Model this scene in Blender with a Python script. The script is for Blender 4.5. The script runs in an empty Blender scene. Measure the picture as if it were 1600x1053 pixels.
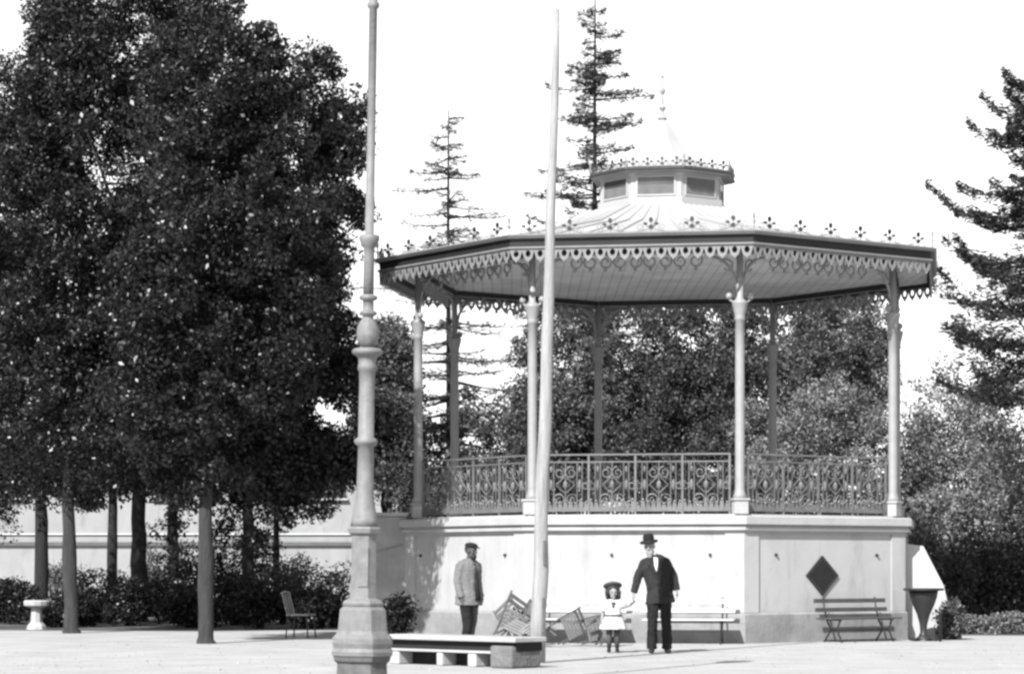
import bpy, math, random
import numpy as np
from mathutils import Vector, Matrix
R_ = math.radians
C = bpy.context.scene.collection
sc = bpy.context.scene
# ------------------------------------------------------------------ camera, sky, sun, exposure
FPX, HOR, CAMZ = 4000.0, 885.0, 1.35
cam = bpy.data.objects.new('camera', bpy.data.cameras.new('camera'))
C.objects.link(cam); sc.camera = cam
cam.location = (0, 0, CAMZ); cam.rotation_euler = (R_(90), 0, 0)
cam.data.sensor_width = 36; cam.data.lens = FPX / 1600 * 36
cam.data.shift_y = (HOR - 526.5) / 1600
cam.data.clip_end = 2000
SUN_AZ, SUN_EL = -26.0, 40.0        # to the left of the camera, behind it
tosun = Vector((math.sin(R_(SUN_AZ)) * math.cos(R_(SUN_EL)), -math.cos(R_(SUN_AZ)) * math.cos(R_(SUN_EL)), math.sin(R_(SUN_EL))))
w = bpy.data.worlds.new("World"); sc.world = w; w.use_nodes = True
nt = w.node_tree
sky = nt.nodes.new('ShaderNodeTexSky'); sky.sky_type = 'NISHITA'; sky.sun_disc = False
sky.sun_elevation = R_(SUN_EL); sky.sun_rotation = math.atan2(tosun.x, tosun.y)
sky.dust_density = 0.4; sky.air_density = 1.0
bw = nt.nodes.new('ShaderNodeSeparateColor')        # a blue-sensitive glass plate sees the sky's blue only
nt.links.new(sky.outputs[0], bw.inputs[0])
bg = nt.nodes['Background']; nt.links.new(bw.outputs[2], bg.inputs[0])
bg.inputs[1].default_value = 0.10
sl = bpy.data.lights.new('sun', 'SUN'); sl.energy = 5.0; sl.angle = R_(0.53); sl.color = (1, 1, 1)
so = bpy.data.objects.new('sun', sl); C.objects.link(so); so.location = (-20, -30, 40)
so.rotation_euler = tosun.to_track_quat('Z', 'Y').to_euler()
sc.view_settings.view_transform = 'Standard'; sc.view_settings.look = 'None'
sc.view_settings.gamma = 1; sc.view_settings.use_curve_mapping = False
sc.view_settings.exposure = 1.05
sc.render.engine = 'CYCLES'
sc.cycles.pixel_filter_type = 'BLACKMAN_HARRIS'; sc.cycles.filter_width = 2.7
sc.cycles.max_bounces = 8; sc.cycles.diffuse_bounces = 4
rng = np.random.default_rng(7); random.seed(7)

def at(px, py, Y):
    return Vector(((px - 800) / FPX * Y, Y, CAMZ + (HOR - py) / FPX * Y))
def gx(px, Y): return (px - 800) / FPX * Y
def gy(py): return FPX * CAMZ / (py - HOR)      # ground distance of a picture row

# ------------------------------------------------------------------ materials (all grey: the photograph is monochrome)
MATS = {}
def mat(name, v, rough=0.8, var=0.15, scale=3.0, bump=0.0, bscale=30.0, stretch=None, metal=0.0, spec=0.3, island=0.0, transl=0.0, stains=0.0, plank=None):
    if name in MATS: return MATS[name]
    m = bpy.data.materials.new(name); m.use_nodes = True; n = m.node_tree; L = n.links
    p = n.nodes['Principled BSDF']; p.inputs['Roughness'].default_value = rough; p.inputs['Metallic'].default_value = metal
    p.inputs['Specular IOR Level'].default_value = spec
    tc = n.nodes.new('ShaderNodeTexCoord'); mp = n.nodes.new('ShaderNodeMapping'); L.new(tc.outputs['Object'], mp.inputs[0])
    if stretch: mp.inputs['Scale'].default_value = stretch
    nz = n.nodes.new('ShaderNodeTexNoise'); nz.inputs['Scale'].default_value = scale; nz.inputs['Detail'].default_value = 6
    nz.inputs['Roughness'].default_value = 0.65
    L.new(mp.outputs[0], nz.inputs['Vector'])
    mr = n.nodes.new('ShaderNodeMapRange'); mr.inputs[1].default_value = 0.28; mr.inputs[2].default_value = 0.72
    mr.inputs[3].default_value = v * (1 - var); mr.inputs[4].default_value = v * (1 + var)
    L.new(nz.outputs['Fac'], mr.inputs[0]); out = mr.outputs[0]
    def mul(a, b):
        k = n.nodes.new('ShaderNodeMath'); k.operation = 'MULTIPLY'; L.new(a, k.inputs[0])
        if isinstance(b, float): k.inputs[1].default_value = b
        else: L.new(b, k.inputs[1])
        return k.outputs[0]
    if island:
        g = n.nodes.new('ShaderNodeNewGeometry'); r2 = n.nodes.new('ShaderNodeMapRange')
        r2.inputs[3].default_value = 1 - island; r2.inputs[4].default_value = 1 + island
        L.new(g.outputs['Random Per Island'], r2.inputs[0]); out = mul(out, r2.outputs[0])
    if stains:
        mp2 = n.nodes.new('ShaderNodeMapping'); L.new(tc.outputs['Object'], mp2.inputs[0]); mp2.inputs['Scale'].default_value = (2.2, 2.2, 0.45)
        n2 = n.nodes.new('ShaderNodeTexNoise'); n2.inputs['Scale'].default_value = 1.3; n2.inputs['Detail'].default_value = 8; n2.inputs['Roughness'].default_value = 0.7
        L.new(mp2.outputs[0], n2.inputs['Vector'])
        r3 = n.nodes.new('ShaderNodeMapRange'); r3.inputs[1].default_value = 0.52; r3.inputs[2].default_value = 0.75
        r3.inputs[3].default_value = 1.0; r3.inputs[4].default_value = 1 - stains
        L.new(n2.outputs['Fac'], r3.inputs[0]); out = mul(out, r3.outputs[0])
    if plank:
        wv = n.nodes.new('ShaderNodeTexWave'); wv.wave_type = 'BANDS'; wv.bands_direction = plank[0]; wv.inputs['Scale'].default_value = plank[1]
        L.new(tc.outputs['Object'], wv.inputs['Vector'])
        r4 = n.nodes.new('ShaderNodeMapRange'); r4.inputs[1].default_value = 0.0; r4.inputs[2].default_value = 0.12
        r4.inputs[3].default_value = 0.72; r4.inputs[4].default_value = 1.0
        L.new(wv.outputs['Fac'], r4.inputs[0]); out = mul(out, r4.outputs[0])
    L.new(out, p.inputs['Base Color'])
    if bump:
        nb = n.nodes.new('ShaderNodeTexNoise'); nb.inputs['Scale'].default_value = bscale; nb.inputs['Detail'].default_value = 5
        L.new(mp.outputs[0], nb.inputs['Vector'])
        bp = n.nodes.new('ShaderNodeBump'); bp.inputs['Strength'].default_value = bump; bp.inputs['Distance'].default_value = 0.05
        L.new(nb.outputs['Fac'], bp.inputs['Height']); L.new(bp.outputs[0], p.inputs['Normal'])
    if transl:
        tr = n.nodes.new('ShaderNodeBsdfTranslucent'); L.new(out, tr.inputs['Color'])
        mx = n.nodes.new('ShaderNodeMixShader'); mx.inputs[0].default_value = transl
        L.new(p.outputs[0], mx.inputs[1]); L.new(tr.outputs[0], mx.inputs[2])
        L.new(mx.outputs[0], n.nodes['Material Output'].inputs['Surface'])
    MATS[name] = m
    return m

M_ground = mat('pale_gravel', 0.30, 0.95, 0.16, 0.9, bump=0.5, bscale=16, stains=0.18)
M_lawn = mat('dark_lawn', 0.07, 0.95, 0.4, 2.0, bump=0.4, bscale=30)
M_plaster = mat('pale_plaster', 0.31, 0.9, 0.07, 1.2, bump=0.08, bscale=12, stains=0.28)
M_cornice = mat('cornice_stone', 0.31, 0.9, 0.10, 2.5, bump=0.15, bscale=20, stains=0.15)
M_plinth = mat('stained_plinth_stone', 0.2, 0.9, 0.28, 1.6, bump=0.2, bscale=14, stains=0.3)
M_stair = mat('weathered_stair_stone', 0.24, 0.9, 0.22, 2.0, bump=0.2, bscale=14, stains=0.3)
M_floor = mat('bandstand_floor_boards', 0.35, 0.8, 0.15, 2.0)
M_iron_pale = mat('pale_painted_iron', 0.22, 0.5, 0.12, 5.0, spec=0.4)
M_iron_rail = mat('pale_railing_paint', 0.11, 0.5, 0.3, 4.0, spec=0.4)
M_iron_dark = mat('dark_painted_iron', 0.018, 0.5, 0.3, 6.0, spec=0.4)
M_fascia = mat('dark_fascia_paint', 0.016, 0.6, 0.25, 3.0)
M_gutter = mat('gutter_zinc', 0.2, 0.5, 0.15, 3.0)
M_zinc = mat('pale_roof_zinc', 0.31, 0.55, 0.06, 1.5, spec=0.4)
M_ceiling = mat('ceiling_boards', 0.52, 0.8, 0.22, 1.2, plank=('X', 1.6))
M_valance = mat('valance_paint', 0.16, 0.6, 0.15, 4.0)
M_window = mat('dim_lantern_glass', 0.05, 0.25, 0.4, 3.0, spec=0.6)
M_lamp = mat('lamp_post_paint', 0.145, 0.6, 0.22, 9.0, bump=0.12, bscale=22, stains=0.5, spec=0.35)
M_pole = mat('bleached_pole_wood', 0.26, 0.85, 0.28, 3.0, stretch=(6, 6, 0.5), bump=0.5, bscale=12, stains=0.15)
M_slab = mat('bench_stone', 0.3, 0.9, 0.14, 3.0, bump=0.2, bscale=20)
M_block = mat('rough_block_stone', 0.12, 0.95, 0.3, 5.0, bump=0.5, bscale=18)
M_bench_shade = mat('bench_shade_black', 0.015, 0.9, 0.3, 4.0)  # near-black colour standing in for shade under the stone bench
M_wall = mat('far_wall_render', 0.23, 0.9, 0.14, 0.6, stains=0.35)
M_course = mat('far_wall_string_course', 0.09, 0.9, 0.2, 2.0)
M_bark = mat('bark_dark', 0.018, 0.95, 0.4, 4.0, stretch=(3, 3, 0.6), bump=0.6, bscale=10)
M_bark_l = mat('bark_pale', 0.032, 0.95, 0.4, 4.0, stretch=(3, 3, 0.6), bump=0.6, bscale=10)
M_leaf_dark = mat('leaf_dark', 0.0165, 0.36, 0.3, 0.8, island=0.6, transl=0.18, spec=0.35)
M_leaf_mid_dark = mat('leaf_mid_dark', 0.045, 0.5, 0.35, 0.6, island=0.6, transl=0.2, spec=0.35)  # leaf tone between dark and mid
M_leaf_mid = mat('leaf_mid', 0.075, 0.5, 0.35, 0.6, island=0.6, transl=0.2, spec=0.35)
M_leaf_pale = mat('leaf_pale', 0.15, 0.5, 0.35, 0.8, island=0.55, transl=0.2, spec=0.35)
M_needle = mat('needle_dark', 0.028, 0.6, 0.3, 0.8, island=0.5, transl=0.1)
M_needle_pale = mat('needle_pale', 0.05, 0.6, 0.3, 0.8, island=0.5, transl=0.1)
M_slat = mat('bench_wood', 0.055, 0.7, 0.3, 4.0)
M_slat_mid = mat('chair_wood_mid', 0.085, 0.7, 0.3, 4.0)
M_slat_pale = mat('chair_wood_pale', 0.16, 0.7, 0.2, 4.0)
M_skin = mat('skin', 0.22, 0.6, 0.06, 8.0)
M_suit = mat('dark_suit_cloth', 0.022, 0.95, 0.35, 7.0, bump=0.25, bscale=25, spec=0.15)
M_trouser = mat('dark_trouser_cloth', 0.013, 0.95, 0.3, 7.0, bump=0.25, bscale=25, spec=0.15)
M_hat = mat('black_felt', 0.012, 0.9, 0.2, 8.0, spec=0.2)
M_coat_grey = mat('grey_coat_cloth', 0.13, 0.95, 0.10, 6.0, bump=0.3, bscale=22, spec=0.15)
M_shirt = mat('white_cloth', 0.5, 0.9, 0.05, 8.0)
M_dress = mat('white_dress_cloth', 0.42, 0.9, 0.06, 8.0, bump=0.2, bscale=30)
M_hair = mat('dark_hair', 0.018, 0.6, 0.3, 20.0)
M_beard = mat('grey_beard', 0.22, 0.8, 0.3, 30.0)
M_shoe = mat('black_leather', 0.015, 0.45, 0.2, 8.0)
M_stock = mat('dark_stocking', 0.06, 0.9, 0.2, 8.0)

# ------------------------------------------------------------------ mesh helpers
class MB:
    def __init__(s): s.v = []; s.f = []
    def add(s, vs, fs):
        o = len(s.v); s.v += [tuple(p) for p in vs]; s.f += [tuple(i + o for i in f) for f in fs]
    def box(s, c, size, rz=0.0, mat3=None, bev=0.0):
        hx, hy, hz = size[0] / 2, size[1] / 2, size[2] / 2
        M = mat3 or Matrix.Rotation(rz, 3, 'Z'); c = Vector(c)
        vs = [c + M @ Vector((x * hx, y * hy, z * hz)) for x, y, z in
              ((-1,-1,-1),(1,-1,-1),(1,1,-1),(-1,1,-1),(-1,-1,1),(1,-1,1),(1,1,1),(-1,1,1))]
        s.add(vs, [(0,3,2,1),(4,5,6,7),(0,1,5,4),(1,2,6,5),(2,3,7,6),(3,0,4,7)])
    def bar(s, a, b, wd, th, up=(0, 0, 1)):
        a, b = Vector(a), Vector(b); t = b - a; L = t.length; t.normalize()
        u = Vector(up); sd = t.cross(u)
        if sd.length < 1e-4: sd = t.cross(Vector((1, 0, 0)))
        sd.normalize(); u = sd.cross(t)
        s.box((a + b) / 2, (L, wd, th), mat3=Matrix((t, sd, u)).transposed())
    def tube(s, pts, rad, n=8, cap=True, side=None):
        pts = [Vector(p) for p in pts]; k = len(pts); vs = []
        if not hasattr(rad, '__len__'): rad = [rad] * k
        prev = None
        for i, p in enumerate(pts):
            t = (pts[min(i + 1, k - 1)] - pts[max(i - 1, 0)]).normalized()
            if side is not None: ref = Vector(side)
            elif prev is None: ref = Vector((1, 0, 0)) if abs(t.x) < 0.9 else Vector((0, 1, 0))
            else: ref = prev
            e1 = ref - t * ref.dot(t)
            if e1.length < 1e-3: e1 = Vector((0, 1, 0)) - t * t.y
            e1.normalize(); e2 = t.cross(e1); prev = e1
            r = rad[i]; r1, r2 = (r if hasattr(r, '__len__') else (r, r))
            for j in range(n):
                q = 2 * math.pi * j / n
                vs.append(p + e1 * (r1 * math.cos(q)) + e2 * (r2 * math.sin(q)))
        fs = [(i * n + j, i * n + (j + 1) % n, (i + 1) * n + (j + 1) % n, (i + 1) * n + j) for i in range(k - 1) for j in range(n)]
        if cap: fs += [tuple(reversed(range(n))), tuple(range((k - 1) * n, k * n))]
        s.add(vs, fs)
    def lathe(s, prof, n=16, c=(0, 0, 0), rot=0.0):     # prof: (r, z) from bottom to top
        vs = [(c[0] + r * math.cos(rot + 2 * math.pi * j / n), c[1] + r * math.sin(rot + 2 * math.pi * j / n), c[2] + z) for r, z in prof for j in range(n)]
        k = len(prof)
        fs = [(i * n + j, i * n + (j + 1) % n, (i + 1) * n + (j + 1) % n, (i + 1) * n + j) for i in range(k - 1) for j in range(n)]
        fs += [tuple(reversed(range(n))), tuple(range((k - 1) * n, k * n))]
        s.add(vs, fs)
    def ball(s, c, r, n=10, m=7, rot=None):
        r = r if hasattr(r, '__len__') else (r, r, r); c = Vector(c); vs = []; fs = []
        Mx = rot or Matrix.Identity(3)
        for i in range(m + 1):
            th = math.pi * i / m
            for j in range(n):
                q = 2 * math.pi * j / n
                vs.append(c + Mx @ Vector((r[0] * max(math.sin(th), .02) * math.cos(q), r[1] * max(math.sin(th), .02) * math.sin(q), -r[2] * math.cos(th))))
        fs = [(i * n + j, i * n + (j + 1) % n, (i + 1) * n + (j + 1) % n, (i + 1) * n + j) for i in range(m) for j in range(n)]
        fs += [tuple(reversed(range(n))), tuple(range(m * n, (m + 1) * n))]
        s.add(vs, fs)
    def plate(s, outer, inner, o, ex, ez, th):          # flat plate with a hole: outer/inner loops of the same length, in (x, z) of frame o, ex, ez
        o, ex, ez = Vector(o), Vector(ex), Vector(ez); nn = ex.cross(ez).normalized() * (th / 2); N = len(outer)
        P = lambda q, d: o + ex * q[0] + ez * q[1] + nn * d
        vs = [P(q, 1) for q in outer] + [P(q, 1) for q in inner] + [P(q, -1) for q in outer] + [P(q, -1) for q in inner]
        fs = []
        for i in range(N):
            j = (i + 1) % N
            fs += [(i, j, N + j, N + i), (2 * N + j, 2 * N + i, 3 * N + i, 3 * N + j), (j, i, 2 * N + i, 2 * N + j), (N + i, N + j, 3 * N + j, 3 * N + i)]
        s.add(vs, fs)
    def prism(s, poly, o, ex, ez, th):                   # solid flat outline of thickness th
        o, ex, ez = Vector(o), Vector(ex), Vector(ez); nn = ex.cross(ez).normalized() * (th / 2); N = len(poly)
        vs = [o + ex * q[0] + ez * q[1] + nn for q in poly] + [o + ex * q[0] + ez * q[1] - nn for q in poly]
        s.add(vs, [tuple(range(N)), tuple(reversed(range(N, 2 * N)))] + [(i + N, (i + 1) % N + N, (i + 1) % N, i) for i in range(N)])
    def build(s, name, m, parent=None, smooth=False, loc=None, bevel=0.0):
        me = bpy.data.meshes.new(name); me.from_pydata(s.v, [], s.f); me.update()
        if smooth: me.polygons.foreach_set('use_smooth', [True] * len(me.polygons))
        me.materials.append(m)
        o = bpy.data.objects.new(name, me); C.objects.link(o)
        if parent is not None: o.parent = parent
        if loc is not None: o.location = loc
        if bevel:
            b = o.modifiers.new('bevel', 'BEVEL'); b.width = bevel; b.segments = 2; b.limit_method = 'ANGLE'
        return o
def np_mesh(name, V, F4, m, parent=None):
    me = bpy.data.meshes.new(name); nv, nf = len(V), len(F4)
    me.vertices.add(nv); me.vertices.foreach_set('co', np.asarray(V, np.float32).ravel())
    me.loops.add(nf * 4); me.loops.foreach_set('vertex_index', np.asarray(F4, np.int32).ravel())
    me.polygons.add(nf); me.polygons.foreach_set('loop_start', np.arange(0, nf * 4, 4, dtype=np.int32))
    me.update(calc_edges=True); me.materials.append(m)
    o = bpy.data.objects.new(name, me); C.objects.link(o)
    if parent is not None: o.parent = parent
    return o
def tag(o, label=None, cat=None, group=None, kind=None):
    if label: o['label'] = label
    if cat: o['category'] = cat
    if group: o['group'] = group
    if kind: o['kind'] = kind
    return o
def empty(name, loc, label, cat, group=None, rz=0.0):
    o = bpy.data.objects.new(name, None); C.objects.link(o); o.location = loc; o.rotation_euler = (0, 0, rz)
    o.empty_display_size = 0.2
    return tag(o, label, cat, group)
def dup(root, loc, rz, label, group=None):
    r = root.copy(); C.objects.link(r); r.location = loc; r.rotation_euler = (0, 0, rz); r['label'] = label
    if group: r['group'] = group
    for ch in list(root.children):
        c = ch.copy(); C.objects.link(c); c.parent = r
        for g in list(ch.children):
            d = g.copy(); C.objects.link(d); d.parent = c
    return r

# ------------------------------------------------------------------ the setting: ground, lawns
def sheet(name, pts, z, m):
    b = MB(); b.add([(x, y, z) for x, y in pts], [tuple(range(len(pts)))]); return tag(b.build(name, m), kind='structure')
sheet('ground', [(-600, -40), (600, -40), (600, 1500), (-600, 1500)], 0.0, M_ground)
# garden beds beside the square, each a sheet with an irregular front edge
def bed(name, x0, x1, yf, yb, seed):
    r = random.Random(seed); pts = []
    n = 24
    for i in range(n + 1):
        x = x0 + (x1 - x0) * i / n; pts.append((x, yf + 0.35 * math.sin(i * 0.9 + seed) + r.uniform(-.12, .12)))
    return sheet(name, pts + [(x1, yb), (x0, yb)], 0.004, M_lawn)
bed('garden_bed_ground', -26, -1.6, 54.0, 82, 1)
bed('lawn', 8.4, 40, 50.5, 130, 3)
bed('lawn', -1.2, 8.2, 62, 130, 5)

nP = 1500
PX = np.stack([rng.uniform(-8, 9, nP), 27 + 20 * rng.uniform(size=nP) ** 1.5, np.full(nP, .004)], 1); rP = rng.uniform(.005, .015, nP)
base6 = np.array([[1, 0, 0], [0, 1, 0], [-1, 0, 0], [0, -1, 0], [.4, .4, .8], [-.4, .4, .8], [-.4, -.4, .8], [.4, -.4, .8]])
VP = (PX[:, None, :] + base6[None] * (rP[:, None, None] * rng.uniform(.6, 1.4, size=(nP, 1, 3)))).reshape(-1, 3)
q6 = np.array([[4, 5, 6, 7], [0, 1, 5, 4], [1, 2, 6, 5], [2, 3, 7, 6], [3, 0, 4, 7]]); FP = (np.arange(nP)[:, None, None] * 8 + q6[None]).reshape(-1, 4)
tag(np_mesh('gravel', VP, FP, mat('loose_stone', .24, .95, .4, 9.0, island=.6)), 'loose small stones scattered over the pale square', 'gravel', kind='stuff')
# ------------------------------------------------------------------ bandstand
BR, BX, BD = 4.86, 0.605 * 4.86, 10.3 * 4.86
ANG = [R_(-77 + 45 * k) for k in range(8)]
def ov(r, k, z=0.0): a = ANG[k % 8]; return Vector((r * BR * math.sin(a), -r * BR * math.cos(a), z))
bs = empty('bandstand', (BX, BD, 0), 'octagonal bandstand with pale plastered base, iron columns and low zinc roof with a lantern', 'bandstand')
def octa(b, prof, cap=True):       # prof: list of (r, z) in radii of BR
    vs = [ov(r, k, z) for r, z in prof for k in range(8)]; K = len(prof)
    fs = [(i * 8 + k, i * 8 + (k + 1) % 8, (i + 1) * 8 + (k + 1) % 8, (i + 1) * 8 + k) for i in range(K - 1) for k in range(8)]
    if cap: fs += [tuple(reversed(range(8))), tuple(range((K - 1) * 8, K * 8))]
    b.add(vs, fs)
FZ = 2.25
b = MB(); octa(b, [(1.045, 0.0), (1.045, FZ - 0.31)]); base = b.build('base_wall', M_plaster, bs)
b = MB(); octa(b, [(1.062, 0.0), (1.062, 0.50), (1.050, 0.54)], cap=False); b.build('plinth', M_plinth, base)
b = MB(); octa(b, [(1.052, FZ - 0.31), (1.052, FZ - 0.27), (1.066, FZ - 0.255), (1.066, FZ - 0.20), (1.060, FZ - 0.19), (1.060, FZ - 0.165), (1.078, FZ - 0.15), (1.078, FZ - 0.02), (1.070, FZ)])
b.build('cornice', M_cornice, base)
# corner pilasters, a little proud of the plaster
for k in range(8):
    b = MB()
    for s_ in (-1, 1):
        p0 = ov(1.052, k); p1 = ov(1.052, k + s_); d = (p1 - p0).normalized()
        n_ = Vector((d.y, -d.x, 0)) * (1 if s_ > 0 else -1)
        q0 = p0; q1 = p0 + d * 0.34
        vs = [q0, q1, q1 - n_ * .06, q0 - n_ * .06]
        vs = [Vector((v.x, v.y, z)) for z in (0.54, FZ - 0.312) for v in vs]
        b.add(vs, [(0,1,5,4),(1,2,6,5),(2,3,7,6),(3,0,4,7),(0,3,2,1),(4,5,6,7)])
    b.build('pilaster', M_plaster, base)
# small iron ventilation pins on the base faces
def face(k):                        # mid-point direction of face between vertex k and k+1: (normal, tangent)
    m_ = (ov(1, k) + ov(1, k + 1)) / 2; n_ = Vector((m_.x, m_.y, 0)).normalized(); t_ = (ov(1, k + 1) - ov(1, k)).normalized(); return n_, t_
APB = 1.045 * math.cos(R_(22.5)) * BR
for k, offs in ((0, (-1.45, 1.32)), (1, (-0.4, 1.35)), (2, (-1.2, 1.25))):
    n_, t_ = face(k)
    for o_ in offs:
        p = n_ * (APB + .01) + t_ * o_ + Vector((0, 0, 1.56)); b = MB(); b.tube([p - n_ * .02, p + n_ * .035], [.032, .022], 8); b.build('wall_pin', M_iron_dark, base)
# diamond grille on the right-hand face
n_, t_ = face(2)
b = MB(); o_ = n_ * (APB + .012) + t_ * (-0.10) + Vector((0, 0, 1.19)); hz = .36; hw = .39
b.plate([(-hw, 0), (0, -hz), (hw, 0), (0, hz)], [(-hw + .07, 0), (0, -hz + .065), (hw - .07, 0), (0, hz - .065)], o_, t_, (0, 0, 1), .05)
gr = b.build('diamond_grille', M_iron_dark, base)
b = MB(); b.prism([(-hw + .05, 0), (0, -hz + .05), (hw - .05, 0), (0, hz - .05)], o_ - n_ * .006, t_, (0, 0, 1), .02); b.build('grille_backing', mat('grille_rust', .045, .9, .4, 8), gr)
b = MB()
for i in range(-4, 5):
    f = i / 5
    for s_ in (1, -1):
        c0 = Vector((f * hw / 2 * 1, 0, f * hz / 2 * s_)); dd = Vector((hw / 2, 0, -hz / 2 * s_)) * .92
        P = lambda q: o_ + t_ * q.x + Vector((0, 0, q.z)) + n_ * .018
        b.bar(P(c0 - dd), P(c0 + dd), .014, .014)
b.build('grille_bars', M_iron_dark, gr)
# floor
b = MB(); octa(b, [(1.02, FZ), (1.02, FZ + .03)]); b.build('floor', M_floor, bs)
# stone stair behind the left corner, running back along the side
n_, t_ = face(7); t_ = -t_          # t_: from vertex 0 back towards vertex 7
b = MB(); a0 = ov(1.045, 0) - t_ * 0.0; a0.z = 0
st_n = 12
for i in range(st_n):
    z1 = FZ - 0.02 - i * (FZ / st_n); d0 = 0.25 + i * 0.28; d1 = d0 + 0.28 if i else 0.53
    c = a0 + t_ * ((d0 + d1) / 2) + n_ * (0.5); b.box((c.x, c.y, z1 / 2), (.28, .84, z1), rz=math.atan2(t_.y, t_.x))
stair = b.build('stair', M_stair, bs)
b = MB(); c = a0 + t_ * .12 + n_ * .5; b.box((c.x, c.y, (FZ + .06) / 2), (.245, 1.0, FZ + .06), rz=math.atan2(t_.y, t_.x)); ew = b.build('stair_end_wall', M_stair, stair, bevel=.02)
b = MB(); q0 = a0 + t_ * (-.008) + n_ * .08; q1 = a0 + t_ * (-.008) + n_ * .98
b.bar((q0.x, q0.y, 1.78), (q1.x, q1.y, 1.52), .03, .035); b.build('stair_string', M_plinth, ew)
c = a0 + t_ * .14 + n_ * .5; b = MB(); b.box((c.x, c.y, FZ + .10), (.34, 1.06, .075), rz=math.atan2(t_.y, t_.x)); b.build('stair_coping', M_cornice, ew, bevel=.015)

EZ0, EZ1 = 6.97, 7.21               # fascia bottom and top
ER = 1.15
# columns
def column(k):
    c = ov(1.0, k); o = bpy.data.objects.new('column', None); o = None
    b = MB()
    prof = [(.105, FZ + .30), (.125, FZ + .34), (.10, FZ + .40), (.085, FZ + .48), (.083, FZ + 2.9), (.082, 5.70), (.105, 5.72), (.09, 5.76),
            (.095, 5.80), (.14, 6.0), (.15, 6.03), (.10, 6.06), (.062, 6.10), (.058, EZ1 - .04)]
    b.lathe(prof, 14, (c.x, c.y, 0)); col = b.build('column', M_iron_pale, bs, smooth=False)
    for p in col.data.polygons: p.use_smooth = len(p.vertices) == 4
    b = MB(); b.box((c.x, c.y, FZ + .15), (.25, .25, .24), rz=ANG[k]); b.box((c.x, c.y, FZ + .29), (.30, .30, .04), rz=ANG[k]); b.build('column_pedestal', M_cornice, col, bevel=.012)
    # tangential knobs on little arms, and scroll brackets towards both neighbours
    tdir = Vector((math.cos(ANG[k]), math.sin(ANG[k]), 0))
    b = MB()
    for s_ in (-1, 1):
        p0 = c + Vector((0, 0, 6.02)); p1 = p0 + tdir * (.20 * s_) + Vector((0, 0, .06))
        b.tube([p0, p0 + tdir * (.12 * s_), p1], .022, 6); b.ball(p1 + Vector((0, 0, .05)), .062, 8, 6)
    b.build('knob_arm', M_iron_pale, col, smooth=True)
    for nb in (-1, 1):
        d = (ov(1, k + nb) - c).normalized(); b = MB()
        # a quarter arch from column to eave, with a curl inside
        arc = [c + d * (.07 + .50 * (1 - math.cos(q))) + Vector((0, 0, 6.30 + .55 * math.sin(q))) for q in np.linspace(0, math.pi / 2, 9)]
        b.tube(arc, .028, 6)
        cur = [c + d * (.26 - .03 + (.15 - .02 * q) * math.cos(q + .6)) + Vector((0, 0, 6.66 + (.15 - .02 * q) * math.sin(q + .6))) for q in np.linspace(0, 5.2, 15)]
        b.tube(cur, .020, 6)
        b.tube([c + d * .06 + Vector((0, 0, EZ0 - .06)), c + d * .62 + Vector((0, 0, EZ0 - .06))], .022, 6)
        b.build('scroll_bracket', M_iron_pale, col, smooth=True)
for k in range(8): column(k)
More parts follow.
